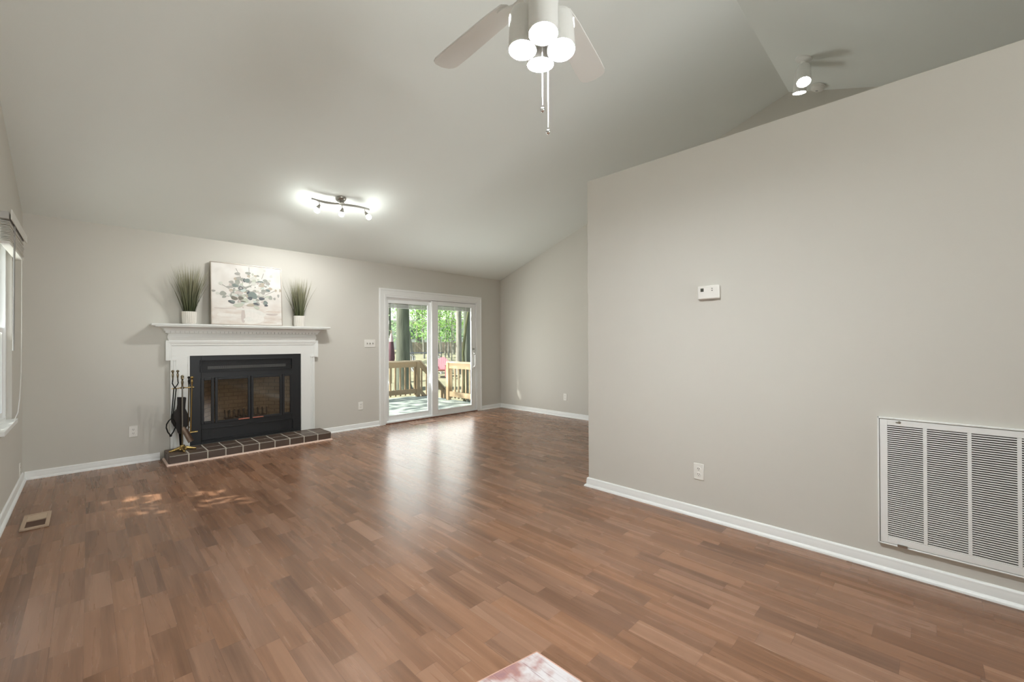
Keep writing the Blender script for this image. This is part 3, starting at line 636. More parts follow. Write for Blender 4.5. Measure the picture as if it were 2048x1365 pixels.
for px, py, rx, rz, a, c in ((710, 305, .030, .018, 0, 7), (910, 295, .030, .017, 0, 0), (1000, 320, .012, .016, 0, 4), (1240, 250, .014, .014, 0, 3), (1100, 350, .016, .012, 0, 0), (1370, 360, .016, .020, 0, 3), (590, 470, .026, .018, 0, 7), (400, 490, .020, .020, 0, 3), (545, 565, .026, .016, .2, 7), (660, 540, .034, .020, -.2, 1), (765, 590, .026, .022, 0, 2), (765, 590, .016, .013, 0, 7), (835, 435, .014, .024, 0, 2), (890, 440, .032, .026, 0, 1), (725, 395, .026, .020, .2, 7), (265, 640, .020, .013, 0, 7), (340, 690, .022, .016, 0, 3), (435, 690, .034, .026, 0, 0), (455, 755, .022, .016, .4, 0), (590, 855, .036, .020, -.25, 2), (610, 850, .026, .012, -.2, 1), (640, 785, .036, .022, -.3, 8), (760, 785, .030, .022, 0, 8), (905, 680, .014, .022, -.5, 2), (980, 720, .050, .034, .2, 1), (1020, 760, .036, .028, 0, 1), (940, 790, .026, .022, 0, 2), (1150, 765, .038, .020, 0, 7), (1165, 800, .034, .019, 0, 2), (1160, 740, .022, .010, 0, 3), (1050, 900, .034, .013, -.2, 2), (945, 920, .042, .019, .1, 5), (1065, 975, .034, .020, -.4, 4), (720, 920, .058, .024, .2, 4), (800, 850, .030, .008, -.1, 8), (1240, 880, .026, .026, 0, 1), (1255, 930, .020, .014, 0, 2), (1345, 780, .022, .026, 0, 0), (1430, 800, .014, .015, 0, 7), (1510, 745, .013, .022, 0, 7), (1460, 640, .012, .018, 0, 5), (1550, 640, .010, .022, 0, 5), (1150, 465, .040, .010, 0, 1), (1300, 500, .026, .020, 0, 7), (1330, 450, .020, .014, .4, 3), (1080, 610, .034, .018, 0, 9), (960, 610, .032, .026, 0, 9), (860, 520, .034, .026, 0, 9), (1200, 640, .026, .016, .3, 0), (1300, 640, .026, .013, -.3, 1)):
    x, z = uvp(px, py); ell(x, z, rx, rz, a, c)
lf.build('painted_leaves', PM, cv, smooth=False, world=False)

# ------------------------------------------------------------------ wall fittings
def outlet(loc, rot, label):
    o = thing('wall_outlet', loc, label, 'outlet', 'wall outlets', rot=rot)       # local: x right, -y out of wall, z up
    lb([(-.036, .036, -.006, 0, -.059, .059)], 'cover_plate', M_plate, o, .003)
    for z in (-.020, .020):
        q = MB(); q.prism([(.0165 * math.cos(R(a)) , z + .0145 * math.sin(R(a))) for a in range(0, 360, 20)], 1, -.0085, -.005); r_ = q.build('receptacle', M_plate, o, world=False)
        q = MB(); q.box(-.0075, -.0048, -.0092, -.0080, z - .002, z + .008).box(.0048, .0075, -.0092, -.0080, z - .001, z + .007); q.lathe([(.0026, 0), (.0026, .0012)], (0, -.0080, z - .008), (0, -1, 0), 8)
        q.build('slots', M_slot, r_, world=False)
    return o
outlet((.340, D, .345), (0, 0, 0), 'white outlet low on the back wall left of the fireplace tools')
outlet((2.892, D, .342), (0, 0, 0), 'white outlet on the back wall between hearth and sliding door')
outlet((XG, 4.49, .340), (0, 0, R(-90)), 'white outlet on the far right wall past the sliding door')
outlet((XP, 1.21, .333), (0, 0, R(-90)), 'white outlet below the thermostat on the near right wall')
outlet((XL, 5.86, .15), (0, 0, R(90)), 'white outlet just above the baseboard near the left corner')
sw = thing('light_switch', (3.043, D, 1.282), 'white three gang light switch plate left of the sliding door', 'switch')
lb([(-.088, .088, -.006, 0, -.058, .058)], 'cover_plate', M_plate, sw, .003)
for x, up in ((-.046, 1), (0, -1), (.046, 1)):
    q = MB(); q.box(x - .006, x + .006, -.0075, -.004, -.013, .013); q.box(x - .004, x + .004, -.019, -.006, -.004 * 1 + .004 * up, .004 + .004 * up, M=Matrix.Rotation(R(18 * up), 4, 'X'))
    q.build('toggle', mat('grey_toggle', (150, 146, 138), .4), sw, world=False)
th = thing('thermostat', (XP, 1.127, 1.636), 'white rectangular thermostat with small dark display on the near right wall', 'thermostat', rot=(0, 0, R(-90)))
lb([(-.070, .070, -.004, 0, -.045, .045)], 'wall_plate', M_plate, th, .002)
lb([(-.075, .075, -.030, -.004, -.048, .048)], 'housing', M_plate, th, .008)
lb([(-.052, -.030, -.0312, -.029, .006, .030)], 'display', mat('dark_lcd', (78, 78, 70), .25), th)
q = MB(); q.prism([(.022, .022), (.034, .022), (.028, .030)], 1, -.0325, -.029); q.prism([(.022, .014), (.028, .006), (.034, .014)], 1, -.0325, -.029); q.build('buttons', mat('grey_buttons', (120, 118, 112), .5), th, world=False)
# return air grille
ag = thing('return_air_grille', (XP, -.17, .15), 'large white louvred return air grille low on the near right wall', 'vent', rot=(0, 0, R(-90)))
GY0, GY1 = .218, -.56         # world Y extents (left to right as seen)
lx = lambda wy: -(wy + .17)    # world Y -> local x
X0, X1, Z0, Z1 = lx(GY0), lx(GY1), 0.0, .706
lb([(X0, X0 + .008, -.022, 0, Z0, Z1), (X1 - .008, X1, -.022, 0, Z0, Z1), (X0, X1, -.022, 0, Z0, Z0 + .008), (X0, X1, -.022, 0, Z1 - .008, Z1)], 'outer_frame', M_trim, ag, .002)
I0, I1 = X0 + .011, X1 - .011; cols = [(lx(.176), lx(.034)), (lx(.019), lx(-.127)), (lx(-.141), lx(-.289)), (lx(-.303), lx(-.449))]
zb, zt = .046, .664
bx = [(I0, cols[0][0], -.020, -.010, .011, Z1 - .011), (cols[-1][1], I1, -.020, -.010, .011, Z1 - .011), (cols[0][0], cols[-1][1], -.020, -.010, .011, zb), (cols[0][0], cols[-1][1], -.020, -.010, zt, Z1 - .011)]
for i in range(3): bx.append((cols[i][1], cols[i + 1][0], -.020, -.010, zb, zt))
lb(bx, 'door_panel', M_trim, ag, .001)
q = MB(); nl = 54; pitch = (zt - zb) / nl
for a, c in cols:
    for i in range(nl):
        z = zb + i * pitch; q.add([(a, -.019, z + pitch * .10), (c, -.019, z + pitch * .10), (c, -.011, z + pitch * .02), (a, -.011, z + pitch * .02), (a, -.019, z + pitch * .62), (c, -.019, z + pitch * .62), (c, -.011, z + pitch * .5), (a, -.011, z + pitch * .5)], [(0, 1, 5, 4), (3, 7, 6, 2), (0, 3, 2, 1), (4, 5, 6, 7), (0, 4, 7, 3), (1, 2, 6, 5)])
q.build('louvres', M_trim, ag, smooth=False, world=False)
lb([(cols[0][0] - .01, cols[-1][1] + .01, -.004, -.001, zb - .01, zt + .01)], 'filter', mat('grey_filter', (70, 67, 63), .9), ag)
q = MB(); q.lathe([(.007, 0), (.006, .003), (.001, .004)], (cols[0][0] + .050, -.020, .685), (0, -1, 0), 10); q.box(cols[0][0] + .035, cols[0][0] + .055, -.0215, -.0195, .679, .686); q.build('screw', M_steel, ag, world=False)
q = MB(); q.box(I0 + .07, I0 + .11, -.027, -.020, .004, .016); q.build('latch', M_steel, ag, world=False)

# ------------------------------------------------------------------ floor registers, rug
rgst = thing('floor_register', (-.267, 4.60, 0), 'tan floor register frame with open dark duct by the left wall', 'floor vent')
M_tan = mat('tan_plastic', (176, 152, 130), .5, var=.03)
x0, x1, y0, y1 = -.337, -.197, 4.422, 4.785
q = MB(); q.box(x0, x1, y0, y0 + .030, 0, .014).box(x0, x1, y1 - .030, y1, 0, .014).box(x0, x0 + .022, y0 + .030, y1 - .030, 0, .014).box(x1 - .022, x1, y0 + .030, y1 - .030, 0, .014)
q.build('flange', M_tan, rgst, bevel=.003)
MB().box(x0 + .022, x1 - .022, y1 - .16, y1 - .030, .001, .010).build('damper_plate', mat('light_tan_plastic', (188, 166, 142), .5), rgst)
MB().box(x0 + .022, x1 - .022, y0 + .030, y1 - .16, .001, .003).build('duct_opening', mat('brown_duct', (84, 58, 44), .7), rgst)
rg2 = thing('floor_register', (3.81, 5.83, 0), 'wood coloured flush floor register in front of the sliding door', 'floor vent')
M_regw = mat('register_wood', (150, 112, 88), .35, var=.1, stretch=(2, 20, 2))
q = MB(); q.box(3.60, 4.03, 5.765, 5.785, 0, .005).box(3.60, 4.03, 5.88, 5.90, 0, .005).box(3.60, 3.63, 5.785, 5.88, 0, .005).box(4.0, 4.03, 5.785, 5.88, 0, .005); q.build('flange', M_regw, rg2, bevel=.002)
q = MB()
for i in range(22): q.box(3.632 + i * .0168, 3.632 + i * .0168 + .012, 5.785, 5.88, .0005, .0035)
q.build('slats', M_regw, rg2, smooth=False)
def rug_mat():
    m = bpy.data.materials.new('abstract_rug_pile'); m.use_nodes = True; nt = m.node_tree; N = nt.nodes; L = nt.links; b = N['Principled BSDF']; b.inputs['Roughness'].default_value = .95
    tc = N.new('ShaderNodeTexCoord'); n = N.new('ShaderNodeTexNoise'); n.inputs['Scale'].default_value = 5.5; n.inputs['Detail'].default_value = 4; L.new(tc.outputs['Object'], n.inputs['Vector'])
    cr = N.new('ShaderNodeValToRGB'); L.new(n.outputs['Fac'], cr.inputs[0]); E_ = cr.color_ramp.elements
    E_[0].position = .28; E_[0].color = lin((122, 92, 112)) + (1,); E_[1].position = .50; E_[1].color = lin((202, 197, 197)) + (1,); k = E_.new(.41); k.color = lin((166, 126, 118)) + (1,)
    mp = N.new('ShaderNodeMapping'); mp.inputs['Scale'].default_value = (140, 6, 1); mp.inputs['Rotation'].default_value = (0, 0, R(6)); L.new(tc.outputs['Object'], mp.inputs[0]); n2 = N.new('ShaderNodeTexNoise'); n2.inputs['Scale'].default_value = 1; L.new(mp.outputs[0], n2.inputs['Vector'])
    c2 = N.new('ShaderNodeValToRGB'); L.new(n2.outputs['Fac'], c2.inputs[0]); c2.color_ramp.elements[0].position = .30; c2.color_ramp.elements[0].color = lin((190, 165, 168)) + (1,); c2.color_ramp.elements[1].position = .42; c2.color_ramp.elements[1].color = (1, 1, 1, 1)
    mx = N.new('ShaderNodeMix'); mx.data_type = 'RGBA'; mx.blend_type = 'MULTIPLY'; mx.inputs[0].default_value = .8; L.new(cr.outputs[0], mx.inputs[6]); L.new(c2.outputs[0], mx.inputs[7]); L.new(mx.outputs[2], b.inputs['Base Color'])
    bp = N.new('ShaderNodeBump'); bp.inputs['Strength'].default_value = .4; bp.inputs['Distance'].default_value = .004; L.new(n2.outputs['Fac'], bp.inputs['Height']); L.new(bp.outputs[0], b.inputs['Normal']); return m
rug = thing('area_rug', (.7, .6, 0), 'pale rug with pink and purple blotches, only a corner at the bottom edge', 'rug')
poly = [(1.300, 1.158), (.55, 1.312), (-.25, 1.40), (-.32, -.35), (1.25, -.45), (1.300, .70), (1.303, .95)]
MB().prism(poly, 2, .0005, .009).build('pile', rug_mat(), rug, bevel=.003)
q = MB(); q.tube([(x, y, .005) for x, y in poly + poly[:1]], .0048, 8); q.build('bound_edge', mat('peach_edge_binding', (190, 150, 132), .9), rug)

# ------------------------------------------------------------------ lamp helpers
def spot(name, loc, d, energy, size, blend, radius, col=(.99, 1.0, .98)):
    l = bpy.data.lights.new(name, 'SPOT'); l.energy = energy; l.spot_size = R(size); l.spot_blend = blend; l.shadow_soft_size = radius; l.color = col
    o = bpy.data.objects.new(name, l); COL.objects.link(o); o.location = loc; aim(o, d); return o
M_vent = mat('can_vent_glow', (255, 255, 250), .5, emit=(252, 255, 250), estr=25)
def can(parent, o, d, rad, length, name='lamp_can', glow=None, out=.018):
    """open-mouthed cylindrical can; o = mouth centre, d = direction the lamp faces"""
    d = Vector(d).normalized(); q = MB()
    q.lathe([(rad * .88, -.065), (rad * .94, -.004), (rad * .98, 0), (rad, -.004), (rad, -length * .78), (rad * .93, -length * .90), (rad * .70, -length * .98), (rad * .3, -length)], o, d, 28)
    c = q.build(name, M_fanwhite, parent, ang=50)
    MB().lathe([(rad * .80, -.022 + out), (rad * .82, -.008 + out), (rad * .75, -.004 + out), (rad * .5, -.001 + out), (.001, out)], o, d, 24).build('bulb', glow or M_glow, c, ang=60)
    return c

# ------------------------------------------------------------------ ceiling fan
FX, FY = 1.36, 1.166
fan = thing('ceiling_fan', (FX, FY, 4.21), 'white ceiling fan with four lit spot cans and two pull chains', 'ceiling fan')
MB().lathe([(.070, 4.20), (.068, 4.16), (.05, 4.12), (.02, 4.10)], (FX, FY, 0), n=24).build('canopy', M_fanwhite, fan)
MB().tube([(FX, FY, 4.12), (FX, FY, 2.95)], .0135, 14).build('downrod', M_fanwhite, fan)
MB().lathe([(.03, 2.99), (.06, 2.975), (.115, 2.95), (.135, 2.91), (.135, 2.85), (.11, 2.82), (.085, 2.81), (.085, 2.785), (.075, 2.775)], (FX, FY, 0), n=32).build('motor_housing', M_fanwhite, fan, ang=50)
def blade_mesh(ang):
    Mx = Matrix.Translation((FX, FY, 2.815)) @ Matrix.Rotation(R(ang), 4, 'Z') @ Matrix.Rotation(R(-9), 4, 'X')
    o_ = [(.20, -.055), (.30, -.064), (.60, -.074), (.70, -.074), (.725, -.066), (.742, -.045), (.750, 0), (.742, .045), (.725, .066), (.70, .074), (.60, .074), (.30, .064), (.20, .055), (.185, .03), (.185, -.03)]
    ir = MB(); ir.prism([(.09, -.02), (.16, -.018), (.21, -.045), (.235, -.045), (.235, .045), (.21, .045), (.16, .018), (.09, .02)], 2, -.014, -.006, M=Mx)
    return MB().prism(o_, 2, -.004, .004, M=Mx), ir
for a in (88.5, 16.5, -55.5, 160.5, 232.5):
    bm1, bm2 = blade_mesh(a); bo = bm1.build('blade', M_fanwhite, fan, bevel=.002); bm2.build('blade_bracket', M_fanwhite, bo)
MB().lathe([(.075, 2.785), (.080, 2.765), (.070, 2.72), (.045, 2.66), (.030, 2.63), (.012, 2.62)], (FX, FY, 0), n=28).build('light_kit_hub', M_fanwhite, fan, ang=50)
ca = math.degrees(math.atan2(-FY, -FX))            # direction from fan to the front lamp
cans = []
for i, off in enumerate((4, 94, 184, 274)):
    a = R(ca + off); out_ = Vector((math.cos(a), math.sin(a), 0)); d = (Vector((0, 0, -1)) + Vector((-.76, -.65, 0)) * (.08, .20, -.04, .07)[i] + out_ * .03).normalized(); mouth = Vector((FX, FY, 2.525)) + out_ * (.094 if i % 2 == 0 else .082)
    c = can(fan, mouth, d, .060, .185, out=(.002, -.028, .006, .002)[i]); cans.append((mouth, d, out_))
    vq = MB(); sdx = d.cross(out_).normalized(); uo = sdx.cross(d).normalized(); uo = uo if uo.dot(out_) > 0 else -uo
    for iu in range(6):
        for iv in range(5):
            ctr_ = mouth - d * (.118 + iv * .0062) + sdx * (-.0175 + iu * .007); rad_ = math.sqrt(.060 ** 2 - (-.0175 + iu * .007) ** 2) + .0008
            e1, e2, e3 = sdx * .0028, d * .0025, uo * .0006; c0 = ctr_ + uo * rad_
            vq.add([c0 + a_ * e1 + b_ * e2 + c_ * e3 for c_ in (-1, 1) for b_ in (-1, 1) for a_ in (-1, 1)], [(0, 2, 3, 1), (4, 5, 7, 6), (0, 1, 5, 4), (2, 6, 7, 3), (0, 4, 6, 2), (1, 3, 7, 5)])
    vq.build('vent_lattice', M_vent, c, smooth=False)
    MB().tube([mouth - d * .10 - out_ * .055, mouth - d * .10 - out_ * .11], .010, 8).build('swivel_arm', M_fanwhite, c)
for x, y, zt_, zb_ in ((FX + .003, FY, 2.60, 2.278), (FX + .052, FY + .01, 2.60, 2.205)):
    q = MB(); nb = int((zt_ - zb_) / .0052)
    for k in range(nb): q.ball((x, y, zt_ - k * .0052), .0026, 6)
    pc = q.build('pull_chain', M_trim, fan)
    MB().ball((x, y, zb_ - .006), .0105, 16).lathe([(.003, 0), (.0045, .006), (.003, .012)], (x, y, zb_ + .002), n=10).build('chain_ball', mat('chrome', (225, 225, 225), .08, metal=1), pc)

# ------------------------------------------------------------------ track light on the sloped ceiling
sa = math.atan(S1); TC = Vector((2.064, 4.846, zc(4.846)))
tk = thing('track_light', TC, 'brushed nickel wavy bar ceiling light with three lit bulbs over the fireplace side', 'ceiling light', rot=(-sa, 0, 0))
Mt = wm(tk)
M_bulbg = mat('frosted_bulb_glow', (255, 255, 252), .4, emit=(252, 255, 250), estr=75)
MB().lathe([(.058, 0), (.058, -.010), (.050, -.022), (.032, -.032), (.030, -.062), (.036, -.070), (.030, -.078)], (0, 0, 0), n=28).build('canopy', M_steel, tk, ang=45, world=False)
bar = MB(); pts = []
for i in range(25): t = -1 + 2 * i / 24; pts.append((t * .328, .022 * math.sin(t * math.pi * .85) * -1 + .012 * t * -1, -.078))
for w in (-.007, .007): pass
vs = []
for x, y, z in pts: vs += [(x, y - .006, z - .012), (x, y + .006, z - .012), (x, y + .006, z + .012), (x, y - .006, z + .012)]
bar.add(vs, [(4 * i + k, 4 * i + 4 + k, 4 * i + 4 + (k + 1) % 4, 4 * i + (k + 1) % 4) for i in range(24) for k in range(4)] + [(0, 1, 2, 3), (99, 98, 97, 96)])
bar.build('bar', M_steel, tk, ang=50, world=False)
for x, dv in ((-.245, (-.25, .75, -.62)), (0, (.02, .75, -.66)), (.262, (.55, .10, -.80))):
    t = x / .328; y = -.022 * math.sin(t * math.pi * .85) - .012 * t; d = Vector(dv).normalized(); s0 = Vector((x, y, -.085)); s1 = Vector((x + .004, y + .002, -.128))
    q = MB(); q.tube([s0, s1], .0035, 8); q.ball(s1, .006)
    hd_ = q.build('lamp_head', M_steel, tk, world=False)
    MB().lathe([(.007, -.004), (.011, .0), (.017, .020), (.026, .040), (.024, .041)], s1, d, 20).build('cone_shade', M_steel, hd_, ang=50, world=False)
    bc = s1 + d * .062
    MB().lathe([(.016, .038), (.024, .048), (.030, .062), (.030, .074), (.024, .088), (.012, .096), (.001, .098)], s1, d, 18).build('bulb', M_bulbg, hd_, ang=60, world=False)

    spot('track_spot_beam', Mt @ (s1 + d * .105), Mt.to_3x3() @ d, 34 if x < .2 else 42, 125 if x < .2 else 140, .6, .018)

# ------------------------------------------------------------------ double spotlight and smoke detector on the front slope
SX, SY = 5.06, .885
sd_ = thing('ceiling_spotlight', (SX, SY, zc(SY)), 'white ceiling light with two lit spot cans above the right wall', 'ceiling light')
nrm = Vector((0, S2, -1)).normalized()
MB().lathe([(.075, 0), (.075, .012), (.055, .025), (.020, .030), (.016, .05)], (SX, SY, zc(SY)), nrm, 24).build('mount_plate', M_fanwhite, sd_, ang=45)
m1 = Vector((4.965, .872, 3.835)); d1_ = Vector((-.42, -.06, -1)).normalized(); m2 = Vector((5.19, .95, 3.855)); d2_ = Vector((.16, .12, -1)).normalized()
for m_, d_ in ((m1, d1_), (m2, d2_)):
    c = can(sd_, m_, d_, .060, .225, 'spot_can', M_sglow, .002); MB().tube([m_ - d_ * .19, Vector((SX, SY, zc(SY) - .03))], .012, 10).build('swivel_arm', M_fanwhite, c)
SMX, SMY = 5.69, .862; zz = zc(SMY)
smk = thing('smoke_detector', (SMX, SMY, zz), 'round white smoke detector on the ceiling beside the far gable', 'smoke detector')
MB().lathe([(.062, 0), (.070, .004), (.070, .014), (.066, .016)], (SMX, SMY, zz), nrm, 28).build('base_ring', M_plate, smk, ang=45)
MB().lathe([(.064, .018), (.064, .030), (.058, .046), (.040, .054), (.001, .055)], (SMX, SMY, zz), nrm, 28).build('sensor_cover', M_plate, smk, ang=35)
MB().lathe([(.012, .053), (.012, .058), (.004, .059)], (SMX, SMY, zz), nrm, 14).build('test_button', mat('grey_button', (170, 168, 164), .4), smk)

# ------------------------------------------------------------------ outdoors: deck, railings, stairs
M_deck = mat('weathered_deck_boards', (150, 160, 152), .85, var=.18, scale=3, stretch=(.6, 9, 1), bump=.1)
M_pine = mat('pressure_treated_pine', (160, 138, 108), .75, var=.12, scale=4, stretch=(6, 6, .8))
M_pinet = mat('greyed_pine_cap', (178, 160, 134), .8, var=.12, scale=4, stretch=(1, 6, 6))
q = MB()
for i in range(24): y = 6.27 + i * .14; q.box(-3.0, 6.28, y, y + .134, -.14, -.10)
q.box(-3.0, 6.26, 6.27, 9.60, -.32, -.145)
struct(q.build('deck', M_deck, smooth=False))
DZ = -.10
def railing(name, p0, p1, label, posts, nb, drop=(0, 0), bal_off=.11, zc_=DZ, lift=0):
    """straight railing from p0 to p1 (x,y), deck level zc_ at p0 and zc_+drop at p1"""
    r_ = thing(name, (p0[0], p0[1], zc_), label, 'railing'); a = Vector((p0[0], p0[1], zc_ + drop[0])); c = Vector((p1[0], p1[1], zc_ + drop[1])); dv = c - a; L = dv.xy.length
    dh = Vector((dv.x, dv.y, 0)).normalized(); sdv = Vector((-dh.y, dh.x, 0)); K = dv.z / L
    def bar_(z0, z1, w, s0=0, s1=1, off=0):
        vs = []
        for t in (s0, s1):
            o_ = a + dv * t + sdv * off
            for zz_ in (z0, z1):
                for sw_ in (-w, w): vs.append(o_ + sdv * sw_ + Vector((0, 0, zz_)))
        return MB().add(vs, [(0, 1, 3, 2), (4, 6, 7, 5), (0, 4, 5, 1), (2, 3, 7, 6), (0, 2, 6, 4), (1, 5, 7, 3)])
    bar_(.905, .940, .07).build('cap_rail', M_pinet, r_)
    bar_(.77, .90, .019, off=0).build('upper_rail', M_pine, r_)
    bar_(.09, .21, .019).build('lower_rail', M_pine, r_)
    for t in posts:
        o_ = a + dv * t; MB().box(o_.x - .045, o_.x + .045, o_.y - .045, o_.y + .045, o_.z - (.0 if not lift else .4), o_.z + .905).build('post', M_pine, r_)
    for i in range(nb):
        t = (i + .5) / nb; o_ = a + dv * t + sdv * .037; MB().box(o_.x - .017, o_.x + .017, o_.y - .017, o_.y + .017, o_.z + .05, o_.z + .89).build('baluster', M_pine, r_)
    return r_
railing('deck_railing', (1.6, 9.46), (6.03, 9.46), 'pine deck railing along the far edge of the deck, left of the steps', (0, .333, .667, 1), 32)
railing('deck_railing', (6.20, 8.36), (6.20, 6.40), 'pine deck railing along the right edge of the deck, right of the steps', (0, 1), 14)
railing('stair_railing', (6.08, 9.44), (6.86, 9.44), 'sloping pine stair railing descending from the deck corner post', (1,), 5, (0, -.78), lift=1)
st = thing('deck_stairs', (6.6, 8.9, -.8), 'weathered wooden steps leading down from the deck opening', 'stairs')
for i in range(4): MB().box(6.30 + i * .22, 6.54 + i * .22, 8.45, 9.38, -.27 - i * .165, -.235 - i * .165).build('tread', M_deck, st)
for y in (8.45, 9.36): MB().prism([(6.29, -.16), (6.29, -.42), (7.0, -.95), (7.2, -.92)], 1, y, y + .03).build('stringer', M_pine, st)

# ground: slopes up away from the deck
def gz(x, y):
    d = .709 * x + .705 * y; k = [(0, -.80), (11, -.78), (16, .02), (24, .30), (40, .66), (90, 1.15)]
    for (a, za), (b_, zb_) in zip(k, k[1:]):
        if d <= b_: return za + (zb_ - za) * max(0, d - a) / (b_ - a)
    return 1.15
q = MB(); vs = []; gx = [-14 + i * 1.1 for i in range(80)]; gy = [-26.6 + i * 1.1 for i in range(105)]; rg = random.Random(5)
for y in gy:
    for x in gx: vs.append((x, y, gz(x, y) + rg.uniform(-.05, .05)))
q.add(vs, [(r_ * 80 + c, r_ * 80 + c + 1, (r_ + 1) * 80 + c + 1, (r_ + 1) * 80 + c) for r_ in range(104) for c in range(79)])
M_ground = mat('leaf_litter_ground', (132, 130, 106), .95, var=.45, scale=2.2, bump=.5, bscale=12)
struct(q.build('ground', M_ground))

# ------------------------------------------------------------------ outdoors: trees
def bark(name, c, moss): return mat(name, c, .9, var=.7, scale=4, bump=1.0, bscale=8, stretch=(3, 3, .5))
M_bark = bark('oak_bark', (102, 108, 94), 0); M_bark2 = bark('pale_bark', (150, 148, 138), 0); M_bark3 = bark('mossy_bark', (84, 88, 56), 0)
M_leafs = [leaf_mat('bright_leaves', (108, 158, 70), (168, 205, 120), .5), leaf_mat('mid_leaves', (92, 138, 66), (150, 190, 110), .5), leaf_mat('pale_leaves', (150, 190, 140), (200, 225, 180), .55)]
def leaves(blobs, seed):
    rg = random.Random(seed); vs = []; fs = []
    for (cx, cy, cz), (rx, ry, rz), n, s in blobs:
        for i in range(n):
            while True:
                u, v_, w = rg.uniform(-1, 1), rg.uniform(-1, 1), rg.uniform(-1, 1)
                if u * u + v_ * v_ + w * w <= 1: break
            p = Vector((cx + u * rx, cy + v_ * ry, cz + w * rz)); a = Vector((rg.uniform(-1, 1), rg.uniform(-1, 1), rg.uniform(-.5, .5))).normalized(); b_ = a.cross(Vector((rg.uniform(-.5, .5), rg.uniform(-.5, .5), 1))).normalized()
            L = s * rg.uniform(.6, 1.2); k = len(vs); vs += [p - a * L * .5, p + b_ * L * .26, p + a * L * .5, p - b_ * L * .26]; fs.append((k, k + 1, k + 2, k + 3))
    m = MB(); m.add(vs, fs); return m
def tree(name, label, path, r, mb, blobs, ml, seed, group=None, limbs=()):
    x, y = path[0][0], path[0][1]; t = thing(name, (x, y, gz(x, y)), label, 'tree', group)
    n = len(path); tr = MB(); tr.tube([(path[0][0], path[0][1], gz(x, y) - .15)] + list(path), [r * 1.45] + [r * (1 - .4 * i / (n - 1)) if n > 1 else r for i in range(n)], 14)
    tk_ = tr.build('trunk', mb, t, ang=80)
    for lp, lr in limbs: MB().tube(lp, [lr * (1 - .6 * i / (len(lp) - 1)) for i in range(len(lp))], 8).build('branch', mb, t, ang=80)
    if blobs: leaves(blobs, seed).build('crown', ml, t, smooth=False)
    return t
G = 'trees in the yard behind the deck'
def up(x, y, H=9, lean=(0, 0)): 
    z = gz(x, y); return [(x + lean[0] * t, y + lean[1] * t, z + .25 + (H - .25) * t) for t in (0, .05, .12, .3, .6, 1)]
tree('oak_tree', 'thick grey oak trunk behind the left door pane, just beyond the railing', up(7.37, 12.44, 10), .262, M_bark, [((8.3, 12.3, 2.45), (.75, .7, .42), 260, .13), ((7.9, 11.7, 2.9), (1.3, .6, .35), 260, .13), ((7.9, 12, 8.5), (2.4, 2.4, 1.4), 500, .25)], M_leafs[0], 1, G)
tree('oak_tree', 'leaning pale trunk just right of the thick oak behind the left pane', up(9.78, 15.7, 9, (-1.1, .8)), .12, M_bark2, [((9.7, 15.2, 3.0), (1.2, 1.0, .6), 300, .16), ((11.0, 15.0, 2.4), (1.0, .8, .5), 240, .15)], M_leafs[0], 2, G)
tree('oak_tree', 'tall mottled grey trunk in the middle of the right door pane', up(10.54, 13.51, 9), .135, M_bark2, [((11.2, 13.0, 2.9), (1.2, 1.0, .5), 260, .14)], M_leafs[1], 3, G)
tree('oak_tree', 'broad greenish trunk at the right edge of the right door pane', up(7.62, 9.40, 8), .125, M_bark, [((7.5, 9.2, 4.6), (1.3, 1.3, .8), 400, .2)], M_leafs[1], 4, G)
tree('young_tree', 'thin curved mossy stem in front of the broad trunk in the right pane', [(6.61, 8.25, -.3), (6.60, 8.26, .6), (6.585, 8.27, 1.05), (6.60, 8.25, 1.3), (6.63, 8.22, 1.65), (6.68, 8.17, 2.09), (6.75, 8.1, 2.8)], .042, M_bark3, [((6.75, 8.1, 3.1), (.6, .6, .4), 150, .12)], M_leafs[0], 5, G)
sap = [(875, 20, .035), (882, 24, .05), (890, 22, .04), (897, 27, .06), (903, 19, .03), (779, 22, .09), (848, 26, .06), (856, 30, .08), (907, 31, .08), (842, 34, .1)]
desc = ['slim sapling at the left edge of the right pane', 'slender tree second from the left in the right pane', 'slim sapling above the pink chair', 'slender pale tree right of the pink chair', 'thin sapling left of the mottled trunk', 'dark trunk at the far left edge of the left pane', 'pale slender trunk right of the leaning trunk', 'far slender trunk by the left pane right edge', 'far trunk behind the mottled grey trunk', 'farthest pale trunk beyond the garden bench']
for i, ((px, fw, r), ds) in enumerate(zip(sap, desc)):
    u = (px - 1024) / 842.46; x = fw * (.709 + u * .7053); y = fw * (.7052 - u * .7089); z0 = gz(x, y); rg = random.Random(30 + i)
    bl_ = [((x + rg.uniform(-.6, .6), y + rg.uniform(-.6, .6), z0 + hh), (1.1, 1.1, .35), 130, .16) for hh in (1.5, 2.1, 2.8, 3.4)]
    tree('young_tree' if r < .07 else 'woodland_tree', ds, up(x, y, 8, (rg.uniform(-.5, .5), rg.uniform(-.5, .5))), r, M_bark if i in (5,) else M_bark2, bl_, M_leafs[i % 3], 40 + i, G)
